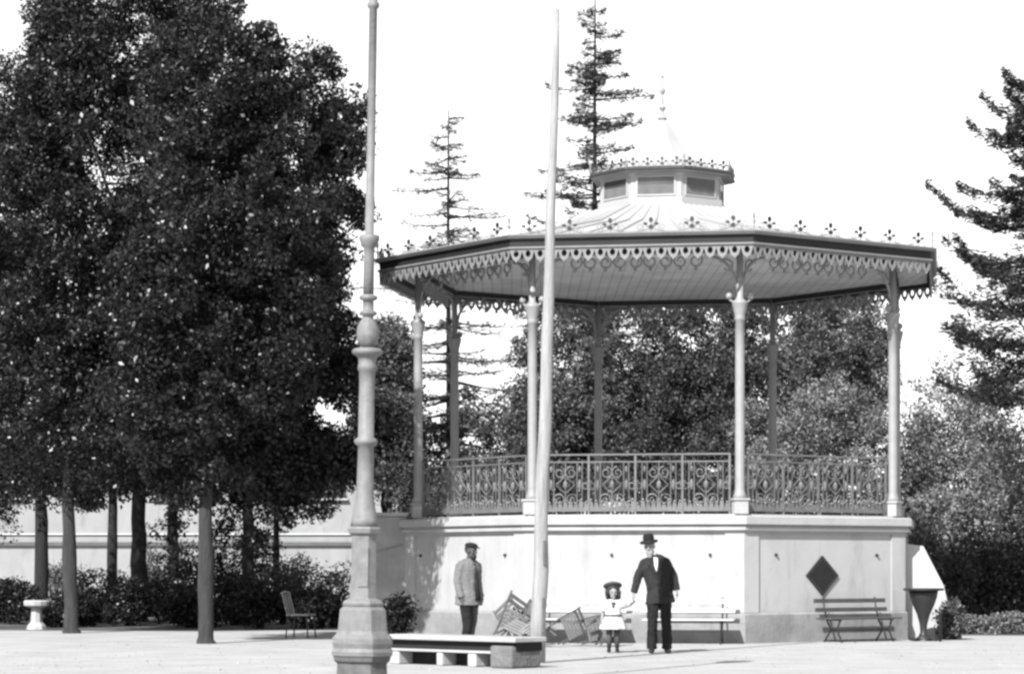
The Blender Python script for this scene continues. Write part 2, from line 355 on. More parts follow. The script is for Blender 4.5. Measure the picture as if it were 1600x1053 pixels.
# railings (none at the stair side)
def spiral(c, ex, r0, r1, turns, start, sgn=1, n=18):
    return [c + ex * (sgn * (r0 + (r1 - r0) * i / n) * math.cos(start + 2 * math.pi * turns * i / n)) + Vector((0, 0, (r0 + (r1 - r0) * i / n) * math.sin(start + 2 * math.pi * turns * i / n))) for i in range(n + 1)]
def railing(k):
    p0, p1 = ov(1.0, k), ov(1.0, k + 1); d = (p1 - p0); L = d.length; d.normalize()
    z0, zt = FZ + .10, FZ + 1.10
    b = MB(); A, B = p0 + d * .16, p1 - d * .16
    Z = lambda p, z: Vector((p.x, p.y, z))
    b.bar(Z(A, zt), Z(B, zt), .05, .028); b.bar(Z(A, zt - .13), Z(B, zt - .13), .025, .022); b.bar(Z(A, z0), Z(B, z0), .035, .028)
    rl = b.build('railing', M_iron_rail, bs)
    nb = 4; bw_ = (L - .36) / nb
    b = MB(); b2 = MB()
    for i in range(nb + 1):
        p = p0 + d * (.18 + i * bw_); b.bar(Z(p, FZ), Z(p, zt), .035, .035, up=d)
    for i in range(nb):
        m_ = p0 + d * (.18 + (i + .5) * bw_)
        for f in (-.36, -.25, 0.0, .25, .36):
            p = m_ + d * (f * bw_); b.bar(Z(p, z0), Z(p, zt - .13), .013, .013, up=d)
        for s_ in (-1, 1):
            c_ = Z(m_ + d * (s_ * bw_ * .13), FZ + .30); b2.tube(spiral(c_, d, .125, .03, 1.5, -1.2, s_), .011, 4)
            c_ = Z(m_ + d * (s_ * bw_ * .12), FZ + .78); b2.tube(spiral(c_, d, .11, .03, 1.4, 1.7, s_), .011, 4)
            c_ = Z(m_ + d * (s_ * bw_ * .43), FZ + .55); b2.tube(spiral(c_, d, .08, .03, 1.4, 1.7, -s_), .010, 4)
            b2.tube([Z(m_ + d * (s_ * bw_ * .02), FZ + .42), Z(m_ + d * (s_ * bw_ * .20), FZ + .56), Z(m_ + d * (s_ * bw_ * .03), FZ + .70)], .012, 4)
            b2.ball(Z(m_ + d * (s_ * bw_ * .305), FZ + .56), (.035, .035, .10), 6, 5)
            b2.ball(Z(m_ + d * (s_ * bw_ * .305), FZ + .84), (.03, .03, .06), 6, 5)
        b2.ball(Z(m_, FZ + .56), (.045, .045, .08), 6, 5)
        n_ = 9
        for j in range(n_):                # acanthus leaves along the foot of the panel
            q = m_ + d * ((j / (n_ - 1) - .5) * bw_ * .9); hh = .12 + .08 * abs(math.sin(j * 1.9 + i + k))
            b2.add([Z(q - d * .05, z0 + .015), Z(q + d * .05, z0 + .015), Z(q + d * .02, z0 + hh), Z(q - d * .03, z0 + hh * .9)], [(0, 1, 2, 3)])
            b2.ball(Z(q, z0 + hh), .025, 5, 4)
    b.build('railing_bars', M_iron_rail, rl); b2.build('railing_scrolls', M_iron_rail, rl)
for k in range(7): railing(k)
# ceiling, fascia, gutter, roof
b = MB(); octa(b, [(ER - .015, EZ0 + .05), (ER - .015, EZ0 + .09)]); b.build('ceiling', M_ceiling, bs)
b = MB()
for k in range(8):                  # ring beam over the columns and radial ribs under the boards
    b.bar(ov(1.0, k, EZ0 - .005), ov(1.0, k + 1, EZ0 - .005), .10, .09)
b.build('ring_beam', M_fascia, bs)
b = MB(); octa(b, [(ER - .012, EZ0 + .02), (ER, EZ0), (ER + .004, EZ0 + .03), (ER + .006, EZ1 - .06), (ER - .012, EZ1 - .06), (ER - .012, EZ0 + .02)], cap=False); fas = b.build('fascia', M_fascia, bs)
b = MB(); octa(b, [(ER - .01, EZ1 - .075), (ER + .02, EZ1 - .07), (ER + .03, EZ1 - .02), (ER + .024, EZ1), (ER - .01, EZ1 - .005)], cap=False); b.build('gutter', M_gutter, fas)
b = MB(); octa(b, [(ER + .008, EZ0 - .015), (ER + .014, EZ0 - .005), (ER + .014, EZ0 + .025), (ER + .008, EZ0 + .03)], cap=False); b.build('bead', M_valance, fas)
b = MB(); octa(b, [(ER - .006, EZ1 - .03), (.80, EZ1 + .32), (.50, EZ1 + .62), (.268, EZ1 + 1.05)]); roof = b.build('roof', M_zinc, bs)
b = MB()
for k in range(8):
    b.tube([ov(ER - .01, k, EZ1 - .01), ov(.80, k, EZ1 + .335), ov(.50, k, EZ1 + .635), ov(.27, k, EZ1 + 1.055)], .03, 6)
    for j in range(1, 7):
        f = j / 7; P = lambda r, z: ov(r, k, z).lerp(ov(r, k + 1, z), f)
        b.tube([P(ER - .012, EZ1 - .015), P(.80, EZ1 + .335), P(.50, EZ1 + .635), P(.27, EZ1 + 1.05)], .016, 4)
b.build('roof_seams', M_zinc, roof)
# lace valance under the fascia: ring-pierced drops
def valance(k):
    p0, p1 = ov(ER + .004, k, EZ0 - .0), ov(ER + .004, k + 1, EZ0); d = p1 - p0; L = d.length; d.normalize(); b = MB()
    n = 20; u = L / n; N = 16
    hole_r, cz = u * .22, -.095
    for i in range(n):
        o_ = p0 + d * (u * (i + .5)); out = []; inn = []
        for j in range(N):
            q = 2 * math.pi * j / N + math.pi / N; cx, sx = math.cos(q), math.sin(q)
            inn.append((hole_r * cx, cz + hole_r * sx * 1.25))
            if sx > 0.15: out.append((max(-u * .498, min(u * .498, cx * u * 1.0)), -.012 if sx > .5 else -.05))
            else: out.append((cx * u * .40, cz + sx * .115 - .01))
        b.plate(out, inn, o_, d, (0, 0, 1), .022)
        b.ball(o_ + Vector((0, 0, -.228)), (.022, .02, .03), 6, 5)
    b.build('valance', M_valance, bs)
    # a second, curled row hung from the ring beam inside
    q0, q1 = ov(1.0, k, 0), ov(1.0, k + 1, 0); d2 = (q1 - q0); L2 = d2.length; d2.normalize(); b = MB(); m_ = 9; u = (L2 - 1.3) / m_
    for i in range(m_):
        c = q0 + d2 * (.65 + u * (i + .5)); c.z = EZ0 - .19
        b.tube(spiral(c, d2, .13, .05, 1.25, 1.6, 1 if i % 2 else -1, 16), .02, 5)
        b.ball(c + Vector((0, 0, -.14)), .035, 6, 5)
    b.tube([q0 + d2 * .65 + Vector((0, 0, EZ0 - .05)), q1 - d2 * .65 + Vector((0, 0, EZ0 - .05))], .02, 5)
    b.build('curled_frieze', M_iron_pale, bs)
for k in range(8): valance(k)
# cresting: palmettes along the eave
def palmette(b, o_, d, s, b2):
    ez = Vector((0, 0, 1))
    b2.tube([o_, o_ + ez * (.24 * s)], .014 * s + .003, 5)
    for sg in (-1, 1): b2.tube(spiral(o_ + d * (.27 * s * sg) + ez * (.12 * s), d, .10 * s, .03 * s, 1.2, -1.4, -sg, 12), .009, 4)
    for (x, z, rx, rz) in ((0, .30, .050, .065), (-.135, .21, .055, .032), (.135, .21, .055, .032), (0, .135, .060, .050)):
        pl = [(x * s + rx * s * math.cos(q), z * s + rz * s * math.sin(q)) for q in np.linspace(0, 2 * math.pi, 9)[:-1]]
        b.prism(pl, o_, d, ez, .03)
    for sg in (-1, 1):
        b2.tube([o_ + ez * (.10 * s), o_ + d * (.07 * sg * s) + ez * (.13 * s), o_ + d * (.135 * sg * s) + ez * (.2 * s)], .011 * s + .002, 4)
def cresting(r, z, n, s, parent):
    for k in range(8):
        p0, p1 = ov(r, k, z), ov(r, k + 1, z); d = p1 - p0; L = d.length; d.normalize(); u = L / n; b = MB(); b2 = MB()
        for i in range(n):
            c = p0 + d * (u * (i + .5)); palmette(b, c, d, s, b2)
            if i < n - 1:
                a = [c + d * (u * f) + Vector((0, 0, s * (.10 - .08 * math.sin(math.pi * f)))) for f in np.linspace(0, 1, 7)]
                b2.tube(a, .009, 4)
        b.bar(p0 + Vector((0, 0, .01)), p1 + Vector((0, 0, .01)), .02, .02)
        b.build('cresting', M_iron_dark, parent)
        b2.build('cresting_loops', M_gutter, parent)
        c = ov(r, k, z)
        if s < .8 or True:
            b = MB(); b.tube([c, c + Vector((0, 0, .34 * s))], .014, 5); b.ball(c + Vector((0, 0, .36 * s)), (.035 * s, .035 * s, .09 * s), 6, 5)
            for sg in (-1, 1): b.tube([c + Vector((0, 0, .15 * s)), c + Vector((math.sin(ANG[k]) * .1 * s * sg, -math.cos(ANG[k]) * .1 * s * sg, .24 * s))], .01, 4)
            b.build('corner_spike', M_gutter, parent)
cresting(ER + .012, EZ1 - .01, 6, .74, bs)
# lantern
LZ = EZ1 + 1.05
b = MB(); octa(b, [(.268, LZ - .02), (.268, LZ + .14), (.255, LZ + .16), (.255, LZ + .56), (.262, LZ + .60)]); lan = b.build('lantern', M_zinc, bs)
b = MB(); octa(b, [(.262, LZ + .60), (.300, LZ + .62), (.305, LZ + .67), (.29, LZ + .69)]); b.build('lantern_eave', M_gutter, lan)
b = MB(); octa(b, [(.306, LZ + .635), (.307, LZ + .665)], cap=False); b.build('lantern_eave_edge', M_fascia, lan)
for k in range(8):
    p0, p1 = ov(.2555, k, 0), ov(.2555, k + 1, 0); d = p1 - p0; L = d.length; d.normalize(); n_ = Vector((d.y, -d.x, 0))
    o_ = (p0 + p1) / 2 + Vector((0, 0, LZ + .365)); W_, H_ = L * .37, .165
    b = MB(); b.prism([(-W_, -H_), (W_, -H_), (W_, H_), (-W_, H_)], o_ + n_ * .004, d, (0, 0, 1), .014); wi = b.build('lantern_window', M_window, lan)
    b = MB(); b.plate([(-W_ - .03, -H_ - .03), (W_ + .03, -H_ - .03), (W_ + .03, H_ + .03), (-W_ - .03, H_ + .03)], [(-W_, -H_), (W_, -H_), (W_, H_), (-W_, H_)], o_ + n_ * .012, d, (0, 0, 1), .03)
    b.build('window_frame', M_zinc, wi)
    b = MB(); b.prism([(-W_, -H_ + .002), (W_, -H_ + .002), (W_, .02), (-W_, .02)], o_ + n_ * .016, d, (0, 0, 1), .006); b.build('window_blind', mat('blind_cloth', .11, .9, .2, 5), wi)
b = MB(); octa(b, [(.295, LZ + .685), (.22, LZ + .80), (.13, LZ + 1.05), (.075, LZ + 1.38), (.035, LZ + 1.72), (.018, LZ + 1.80)]); dome = b.build('lantern_roof', M_zinc, lan)
b = MB(); b.lathe([(.05, LZ + 1.78), (.10, LZ + 1.84), (.05, LZ + 1.90), (.03, LZ + 1.98), (.075, LZ + 2.05), (.03, LZ + 2.12), (.02, LZ + 2.30), (.055, LZ + 2.36), (.06, LZ + 2.40), (.02, LZ + 2.47), (.012, LZ + 2.62), (.035, LZ + 2.66), (.012, LZ + 2.70), (.006, LZ + 2.98)], 10)
b.build('finial', mat('finial_grey', .25, .6, .2, 4), bs)
cresting(.300, LZ + .685, 4, .55, lan)

# ------------------------------------------------------------------ lamp post in the foreground (leans a little)
LY = 27.0; S = FPX / LY
lp = empty('lamp_post', (gx(565, LY), LY, 0), 'tall pale cast iron lamp post with stepped octagonal pedestal, in front of everything', 'lamp post')
lp.rotation_euler = (0, R_(0.98), 0)
def zz(py): return CAMZ + (HOR - py) / S
def prof(rows): return [(wpx / 2 / S, zz(py)) for py, wpx in rows]
b = MB(); b.lathe(prof([(1085, 100), (1062, 100), (1058, 84), (1036, 82), (1032, 92), (1024, 96)]), 8, rot=R_(22.5)); ped = b.build('pedestal', mat('grimy_shaded_base_iron', .09, .7, .4, 5, bump=.1), lp, bevel=.006)  # grimy iron, its colour also darkened for shadow on the lowest block
b = MB(); b.lathe(prof([(1024, 99), (1017, 101), (1012, 96), (1004, 100), (996, 99), (990, 88), (985, 82), (952, 76), (947, 66)]), 8, rot=R_(22.5)); b.build('pedestal_moulding', M_lamp, ped, bevel=.004)
b = MB(); b.lathe(prof([(946.5, 66), (942, 68), (938, 62), (934, 46), (920, 43), (845, 41), (836, 42), (833, 53), (826, 56), (822.5, 52)]), 8, rot=R_(22.5)); b.build('lower_shaft', M_lamp, lp, bevel=.004)
b = MB(); b.lathe(prof([(822, 45), (812, 41), (800, 36), (790, 32), (775, 28), (740, 26), (697, 24.5), (694, 34), (690, 37), (686, 34), (683, 25), (600, 24), (580, 25), (577, 30), (571, 29), (568, 27), (560, 29), (556, 36), (553, 47), (548, 49), (545, 42), (543, 22)]), 18)
sh = b.build('shaft', M_lamp, lp)
for p in sh.data.polygons: p.use_smooth = len(p.vertices) == 4
b = MB(); b.lathe(prof([(542.5, 18), (540, 24), (532, 33), (522, 36), (510, 33), (502, 25), (498, 18), (494, 17), (492, 27), (488, 29), (485, 18), (470, 17), (468, 28), (463, 29), (460, 17)]), 16)
bu = b.build('bulb_ornament', M_lamp, lp, smooth=True)
b = MB(); b.lathe(prof([(459, 17), (400, 16.5), (388, 17), (385, 25), (379, 28), (374, 32), (368, 31), (366, 14), (200, 13), (14, 12.5), (12, 18), (6, 19), (3, 13), (-60, 12.5), (-160, 12)]), 14)
up = b.build('upper_pole', M_lamp, lp)
for p in up.data.polygons: p.use_smooth = len(p.vertices) == 4
# panels on the lower shaft and a small door-like plate
b = MB(); b.box((0, -.139, zz(885)), (.11, .012, .42)); b.build('access_plate', M_lamp, lp, bevel=.004)
# lantern above the frame
b = MB(); b.lathe([(.10, zz(-160)), (.13, zz(-166)), (.24, zz(-230)), (.25, zz(-236)), (.10, zz(-262)), (.03, zz(-275))], 6); b.build('lamp_head', M_lamp, lp)

# ------------------------------------------------------------------ wooden pole
PY = 36.0; p0 = at(840, 1035, PY); p0.z = -.02; p1 = at(869, 15, PY)
b = MB(); n = 14; rr = random.Random(4); pts = []; rad = []
for i in range(n + 1):
    f = i / n; p = p0.lerp(p1, f); j = .016 if 0 < i < n else 0
    pts.append(p + Vector((rr.uniform(-j, j), rr.uniform(-j, j), 0))); rad.append((.112 * (1 - f) + .048 * f) * rr.uniform(.94, 1.06))
b.tube(pts, rad, 14)
pole = b.build('wooden_pole', M_pole, smooth=True)
tag(pole, 'bleached leaning wooden pole tapering to its tip, standing right of the stone bench', 'pole')
b = MB()
for f, h in ((.075, .5), (.17, .35)):
    q = p0.lerp(p1, f); a_ = Vector((.06, -.10, 0)); b.box(q + Vector((.055, -.092, 0)), (.05, .03, h), rz=R_(30))
b.build('pole_shade_patch', mat('pole_shade_wood', .12, .9, .4, 6), pole, bevel=.01)  # raised dark patches painting the shaded right side of the lower pole

# ------------------------------------------------------------------ stone bench
A = at(618, 1003, 35.6); B = at(830, 1005, 33.8); mid = (A + B) / 2; L = (B - A).to_2d().length; rz = math.atan2(B.y - A.y, B.x - A.x)
sb = empty('stone_bench', (mid.x, mid.y + .25, 0), 'long low stone bench between the lamp post and the wooden pole', 'bench', rz=rz)
b = MB(); b.box((0, 0, .38), (L, .62, .065)); b.build('slab', M_slab, sb, bevel=.012)
b = MB(); b.box((0, .03, .285), (L - .12, .50, .122)); b.build('slab_bed_shade', M_bench_shade, sb)  # dark strip painting the shaded underside of the slab
b = MB(); b.box((-.06, .0, .205), (L - .30, .50, .036)); b.build('lower_rail', M_slab, sb, bevel=.008)
for x0, x1 in ((-L / 2 + .10, -L / 2 + .30), (-.26, -.14), (.34, .50)):
    b = MB(); b.box(((x0 + x1) / 2, 0, .092), (x1 - x0, .48, .184)); b.build('support', M_slab, sb, bevel=.02)
b = MB(); b.box((L / 2 - .27, -.02, .15), (.40, .58, .30)); b.build('end_block', M_block, sb, bevel=.03)
b = MB(); b.box((-.1, .08, .09), (L - .7, .10, .182)); b.build('back_panel_shade', M_bench_shade, sb)  # black inset panel, paints the shadowed voids between the supports

# ------------------------------------------------------------------ benches round the bandstand
def park_bench(length, loc, rz, label, group, wood):
    t = empty('park_bench', loc, label, 'bench', group, rz)      # sits facing local -Y
    for z, y, h in ((.74, .25, .075), (.58, .21, .075)):
        b = MB(); b.box((0, y, z), (length, .022, h)); b.build('back_slat', wood, t, bevel=.006)
    for y in (-.17, -.06, .05, .15):
        b = MB(); b.box((0, y, .425), (length, .085, .028)); b.build('seat_slat', wood, t, bevel=.006)
    for x in (-length * .36, length * .36):
        b = MB()
        b.tube([(x, -.22, 0), (x, -.10, .22), (x, -.18, .40)], .017, 6); b.tube([(x, .24, 0), (x, .06, .22), (x, .17, .40)], .017, 6)
        b.tube([(x, .17, .40), (x, .235, .62), (x, .272, .80)], .016, 6); b.tube([(x, -.22, .402), (x, .18, .402)], .016, 6)
        b.tube([(x, -.10, .22), (x, .06, .22)], .014, 6)
        b.build('bench_frame', M_iron_dark, t, smooth=True)
    b = MB(); b.tube([(-length * .36, -.02, .22), (length * .36, -.02, .22)], .01, 5); b.build('stretcher', M_iron_dark, t)
    return t
def by_face(k, off, out):
    n_, t_ = face(k); p = n_ * (1.062 * math.cos(R_(22.5)) * BR + out) + t_ * off; return (BX + p.x, BD + p.y, 0), math.atan2(t_.y, t_.x)
G = 'park benches against the bandstand base'
p, r = by_face(2, .36, .42); park_bench(1.75, p, r, 'dark slatted park bench below the diamond grille', G, M_slat)
M_slat_grey = mat('bench_wood_pale', 0.42, 0.7, 0.2, 4.0)
p, r = by_face(1, 1.02, .42); park_bench(1.6, p, r, 'pale slatted park bench behind the man in the hat', G, M_slat_grey)
p, r = by_face(1, -.95, .42); park_bench(1.7, p, r, 'pale slatted park bench behind the wooden pole and folded chairs', G, M_slat_grey)

# folded slatted chairs leaning in a heap
def folding_chair():
    t = empty('folding_chair', (0, 0, 0), 'x', 'chair', 'folding chairs heaped in front of the bandstand')
    for x in (-.2, .2):
        b = MB(); b.bar((x, 0, 0), (x, .10, .86), .03, .022); b.build('leg', M_slat_mid, t)
        b = MB(); b.bar((x * .85, .10, 0), (x * .85, -.02, .50), .03, .022); b.build('leg', M_slat_mid, t)
    for i in range(5):
        b = MB(); b.bar((-.2, -.035 - .012 * 0 + .0, .18 + i * .075), (.2, -.035, .18 + i * .075), .05, .016, up=(0, 1, 0)); b.build('seat_slat', M_slat_pale, t)
    for i in range(2):
        b = MB(); b.bar((-.2, .075, .68 + i * .1), (.2, .085, .68 + i * .1), .06, .016, up=(0, 1, 0)); b.build('back_slat', M_slat_mid, t)
    return t
fc = folding_chair(); first = True
CH = [  # px, Y, rz, rx tilt, ry roll, z, label
    (788, 43.2, 0.5, -.15, .55, .10, 'folded slatted chair leaning left at the near left end of the heap'),
    (812, 43.4, -.3, -.5, -.75, .12, 'folded slatted chair tipped right on the left side of the wooden pole'),
    (822, 43.7, .2, -.9, .9, .22, 'folded slatted chair lying topmost on the heap left of the wooden pole'),
    (790, 42.7, -.6, -1.15, .35, .10, 'folded slatted chair lying almost flat nearest the stone bench'),
    (855, 42.6, .5, -1.2, -.5, .10, 'folded slatted chair lying flat behind the foot of the wooden pole'),
    (872, 43.3, .1, -.7, 1.15, .10, 'folded slatted chair tipped over just right of the wooden pole'),
    (905, 43.1, -.1, -.8, 1.35, .12, 'folded slatted chair sprawled low in the middle of the heap'),
    (930, 43.0, .25, -.6, 1.1, .10, 'folded slatted chair at the right end of the heap beside the girl')]
for px, Y, rz_, rx_, ry_, z_, lab in CH:
    o = fc if first else dup(fc, (0, 0, 0), 0, lab)
    o['label'] = lab; first = False
    o.scale = (1.0, 1.0, 1.0); o.rotation_mode = 'XYZ'; o.rotation_euler = (rx_, ry_, rz_); o.location = (gx(px, Y), Y, z_)
    # rest the lowest corner on the ground
    Mx = o.rotation_euler.to_matrix(); lo = min((Mx @ Vector(q)).z for q in ((-.21, -.05, 0), (.21, -.05, 0), (-.21, .11, 0), (.21, .11, 0), (-.21, .11, .86), (.21, .11, .86)))
    o.location.z = -lo + .005 + z_ - .10

# garden chair left of the lamp post
t = empty('garden_chair', (gx(470, 48.5), 48.5, 0), 'thin pale iron garden chair under the dark trees left of the lamp post', 'chair', rz=R_(75))
b = MB(); b.box((0, 0, .44), (.46, .44, .03)); b.build('seat', M_iron_pale, t, bevel=.008)
for x in (-.2, .2):
    for y in (-.19, .19):
        b = MB(); b.tube([(x * 1.1, y * 1.15, 0), (x, y, .425)], .014, 6); b.build('leg', M_iron_dark, t)
b = MB()
for x in (-.2, -.07, .07, .2): b.tube([(x, .2, .45), (x, .30, .84)], .012, 5)
b.tube([(-.22, .305, .85), (0, .315, .88), (.22, .305, .85)], .02, 6); b.build('backrest', M_iron_pale, t)

# dark pedestal table at the right of the bandstand and pale garden wall behind it
t = empty('pedestal_table', (gx(1443, 46.6), 46.6, 0), 'dark round pedestal table with flaring stem at the right corner of the bandstand base', 'table')
b = MB(); b.lathe([(.36, .915), (.37, .93), (.37, .95), (.35, .96)], 24); b.build('tabletop', M_iron_dark, t)
b = MB(); b.lathe([(.20, .03), (.10, .08), (.06, .16), (.07, .30), (.12, .48), (.20, .66), (.25, .80), (.27, .912)], 16); b.build('pedestal', M_iron_dark, t, smooth=True)
b = MB()
for i in range(4):
    a = R_(45 + 90 * i); b.bar((0, 0, .05), (.30 * math.cos(a), .30 * math.sin(a), .02), .06, .04)
b.build('foot', M_iron_dark, t)
b = MB(); b.lathe([(.03, 0), (.03, .5), (.045, .52), (.03, .56), (.005, .6)], 8, (gx(1469, 46.2), 46.2, 0))
tag(b.build('bollard', M_iron_dark, smooth=True), 'short thin iron bollard right of the dark pedestal table', 'bollard')
b = MB()
WY = 47.9; P_ = lambda px, py: (gx(px, WY), CAMZ + (HOR - py) / FPX * WY)
b.prism([(gx(1405, WY), 0), (gx(1482, WY), 0), P_(1481, 950), P_(1473, 915), P_(1441, 853), P_(1405, 848)], (0, WY, 0), (1, 0, 0), (0, 0, 1), .30)
gw = tag(b.build('garden_wall', mat('limewashed_wall', .36, .9, .08, 2.0, stains=.12), bevel=.015), 'pale limewashed wall with sloping end behind the pedestal table', 'wall')

# ------------------------------------------------------------------ far pale building on the left
t = empty('far_building', (gx(260, 92), 92, 0), 'long pale rendered building with string course behind the trees on the left', 'building')
x0, x1 = gx(-160, 92) - gx(260, 92), gx(640, 92) - gx(260, 92)
b = MB(); b.box(((x0 + x1) / 2, 3, 2.4), (x1 - x0, 6, 4.8)); wl = b.build('wall', M_wall, t)
b = MB(); b.box(((x0 + x1) / 2, -.05, 2.17), (x1 - x0 + .1, .14, .13)); b.build('string_course', M_course, wl)
b = MB(); b.box(((x0 + x1) / 2, -.03, 2.52), (x1 - x0 + .06, .09, .05)); b.build('string_course', mat('thin_band', .42, .9, .1, 2), wl)
b = MB(); b.prism([(-.4, 4.8), (6.4, 4.8), (6.4, 4.95), (3, 6.4), (-.4, 4.95)], ((x0 + x1) / 2, 0, 0), (0, 1, 0), (0, 0, 1), x1 - x0 + .6); b.build('roof', mat('roof_tiles', .12, .9, .25, 3), t)
for px in (20, 135, 262, 420, 520):
    b = MB(); b.box((gx(px, 92) - gx(260, 92), -.03, 4.2), (.9, .08, .8)); wn = b.build('window', M_window, wl)
    b = MB(); b.box((gx(px, 92) - gx(260, 92), -.08, 3.77), (1.1, .2, .07)); b.build('sill', M_cornice, wn)

# ------------------------------------------------------------------ foliage
def rdir(n):
    v = rng.normal(size=(n, 3)); return v / np.linalg.norm(v, axis=1, keepdims=True)
def leaf_arrays(P, L, W, flat=0.0, A=None):
    n = len(P); a = rdir(n) if A is None else A / np.linalg.norm(A, axis=1, keepdims=True)
    if flat: a[:, 2] *= (1 - flat); a /= np.linalg.norm(a, axis=1, keepdims=True)
    c = np.cross(a, rdir(n)); c /= np.linalg.norm(c, axis=1, keepdims=True)
    nn = np.cross(a, c); s = rng.uniform(.45, 1.0, size=(n, 1)) ** 1.0 + (rng.uniform(size=(n, 1)) < .15) * rng.uniform(.1, .5, size=(n, 1))
    V = np.empty((n, 4, 3)); V[:, 0] = P - a * L / 2 * s; V[:, 2] = P + a * L / 2 * s - nn * L * .1
    V[:, 1] = P + c * W / 2 * s + nn * W * .18; V[:, 3] = P - c * W / 2 * s + nn * W * .18
    return V.reshape(-1, 3)
def leaf_mesh(name, V, m, parent): return np_mesh(name, V, np.arange(len(V)).reshape(-1, 4), m, parent)
def clump_points(blobs, ncl, rc, nl, inner=.45):
    w_ = np.array([(q[1][0] * q[1][1] * q[1][2]) ** (2 / 3) for q in blobs]); w_ /= w_.sum()
    out = []
    for i, q in enumerate(blobs):
        k = max(1, int(round(ncl * w_[i]))); d = rdir(k)
        rad = inner + (1 - inner) * rng.uniform(size=(k, 1)) ** .45
        cc = np.array(q[0]) + d * rad * np.array(q[1]); cr = rc * rng.uniform(.55, 1.35, size=k)
        m = int(nl)
        off = rng.normal(size=(k, m, 3)); off /= np.linalg.norm(off, axis=2, keepdims=True)
        off *= rng.uniform(.15, 1.0, size=(k, m, 1)) ** .5 * cr[:, None, None]
        off[:, :, 2] *= .75
        out.append((cc[:, None, :] + off).reshape(-1, 3))
    return np.concatenate(out)
def limb_pts(a, b, sag, n=5, jit=.06, r=random):
    a, b = Vector(a), Vector(b); L = (b - a).length
    return [a.lerp(b, i / n) + Vector((r.uniform(-jit, jit) * L * (0 < i < n), r.uniform(-jit, jit) * L * (0 < i < n), sag * math.sin(math.pi * i / n))) for i in range(n + 1)]
def tree(name, base, r0, fork_z, blobs, m_leaf, m_bark, label, ncl, rc, nl, leaf=(.115, .06), group=None, lean=(0, 0), limbs=6):
    t = empty(name, base, label, 'tree', group)
    bl = [((c[0] - base[0], c[1] - base[1], c[2]), r) for c, r in blobs]
    P = clump_points(bl, ncl, rc, nl); leaf_mesh('crown', leaf_arrays(P, leaf[0], leaf[1]), m_leaf, t)
    b = MB(); top = max(c[2] for c, r in bl)
    ax = bl[0][0]; e = Vector((ax[0] * .6 + lean[0], ax[1] * .6 + lean[1], max(fork_z + 1.5, ax[2])))
    f = Vector((lean[0] * .6, lean[1] * .6, fork_z))
    pts = [Vector((0, 0, -.05)), Vector((lean[0] * .05, 0, .12)), Vector((lean[0] * .3, lean[1] * .3, fork_z * .5)), f, f.lerp(e, .5), e]
    P0, K0 = [], [1.45, 1.08, .95, .85, .55, .2]; R0 = []
    for i in range(5):
        for f_ in (0, .34, .67): P0.append(pts[i].lerp(pts[i + 1], f_) + Vector((random.uniform(-.12, .12), random.uniform(-.12, .12), 0)) * r0 * (i + f_ > .5)); R0.append(r0 * (K0[i] * (1 - f_) + K0[i + 1] * f_) * random.uniform(.92, 1.08))
    P0.append(pts[5]); R0.append(r0 * .2)
    b.tube(P0, R0, 12)
    for i in range(limbs):
        c, r = bl[i % len(bl)]; d = rdir(1)[0]
        tip = Vector((c[0] + d[0] * r[0] * .7, c[1] + d[1] * r[1] * .7, c[2] + d[2] * r[2] * .5))
        s_ = f.lerp(e, random.uniform(-.05, .6))
        q = limb_pts(s_, tip, .2); b.tube(q, list(np.linspace(r0 * .5, r0 * .08, len(q))), 7)
    b.build('trunk', m_bark, t, smooth=True); return t
def pb(px, py, Y, rx, ry, rd):          # crown lobe from picture position and size, at distance Y; rd: depth radius in metres
    c = at(px, py, Y); k = Y / FPX; return ((c.x, c.y, c.z), (rx * k, rd, ry * k))
GL = 'dark broadleaf trees on the left side of the square'
Y = 45.0
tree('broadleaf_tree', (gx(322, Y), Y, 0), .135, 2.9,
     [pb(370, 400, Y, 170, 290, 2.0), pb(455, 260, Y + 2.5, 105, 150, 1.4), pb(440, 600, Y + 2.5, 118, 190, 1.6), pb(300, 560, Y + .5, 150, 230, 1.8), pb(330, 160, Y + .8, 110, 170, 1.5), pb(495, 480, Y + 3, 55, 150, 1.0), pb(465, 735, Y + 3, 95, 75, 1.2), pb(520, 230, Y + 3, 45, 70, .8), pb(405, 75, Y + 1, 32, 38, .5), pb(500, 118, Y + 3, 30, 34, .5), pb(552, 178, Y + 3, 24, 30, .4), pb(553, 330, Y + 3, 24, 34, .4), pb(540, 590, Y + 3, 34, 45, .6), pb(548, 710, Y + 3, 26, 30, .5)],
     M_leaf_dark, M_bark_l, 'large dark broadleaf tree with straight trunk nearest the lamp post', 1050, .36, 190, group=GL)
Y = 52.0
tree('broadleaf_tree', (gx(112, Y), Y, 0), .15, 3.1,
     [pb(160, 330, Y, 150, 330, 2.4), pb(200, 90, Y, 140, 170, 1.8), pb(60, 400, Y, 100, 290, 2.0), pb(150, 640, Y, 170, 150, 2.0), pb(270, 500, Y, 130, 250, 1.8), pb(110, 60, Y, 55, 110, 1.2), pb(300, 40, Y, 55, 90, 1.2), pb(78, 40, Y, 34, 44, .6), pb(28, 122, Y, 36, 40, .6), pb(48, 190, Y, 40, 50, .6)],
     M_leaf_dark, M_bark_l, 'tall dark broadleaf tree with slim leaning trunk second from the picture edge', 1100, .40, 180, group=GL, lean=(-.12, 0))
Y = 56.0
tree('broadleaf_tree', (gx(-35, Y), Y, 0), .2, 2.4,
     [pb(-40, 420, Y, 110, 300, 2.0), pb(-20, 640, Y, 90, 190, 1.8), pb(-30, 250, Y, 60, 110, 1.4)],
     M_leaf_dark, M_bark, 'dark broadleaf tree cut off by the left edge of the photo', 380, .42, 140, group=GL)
k = 0
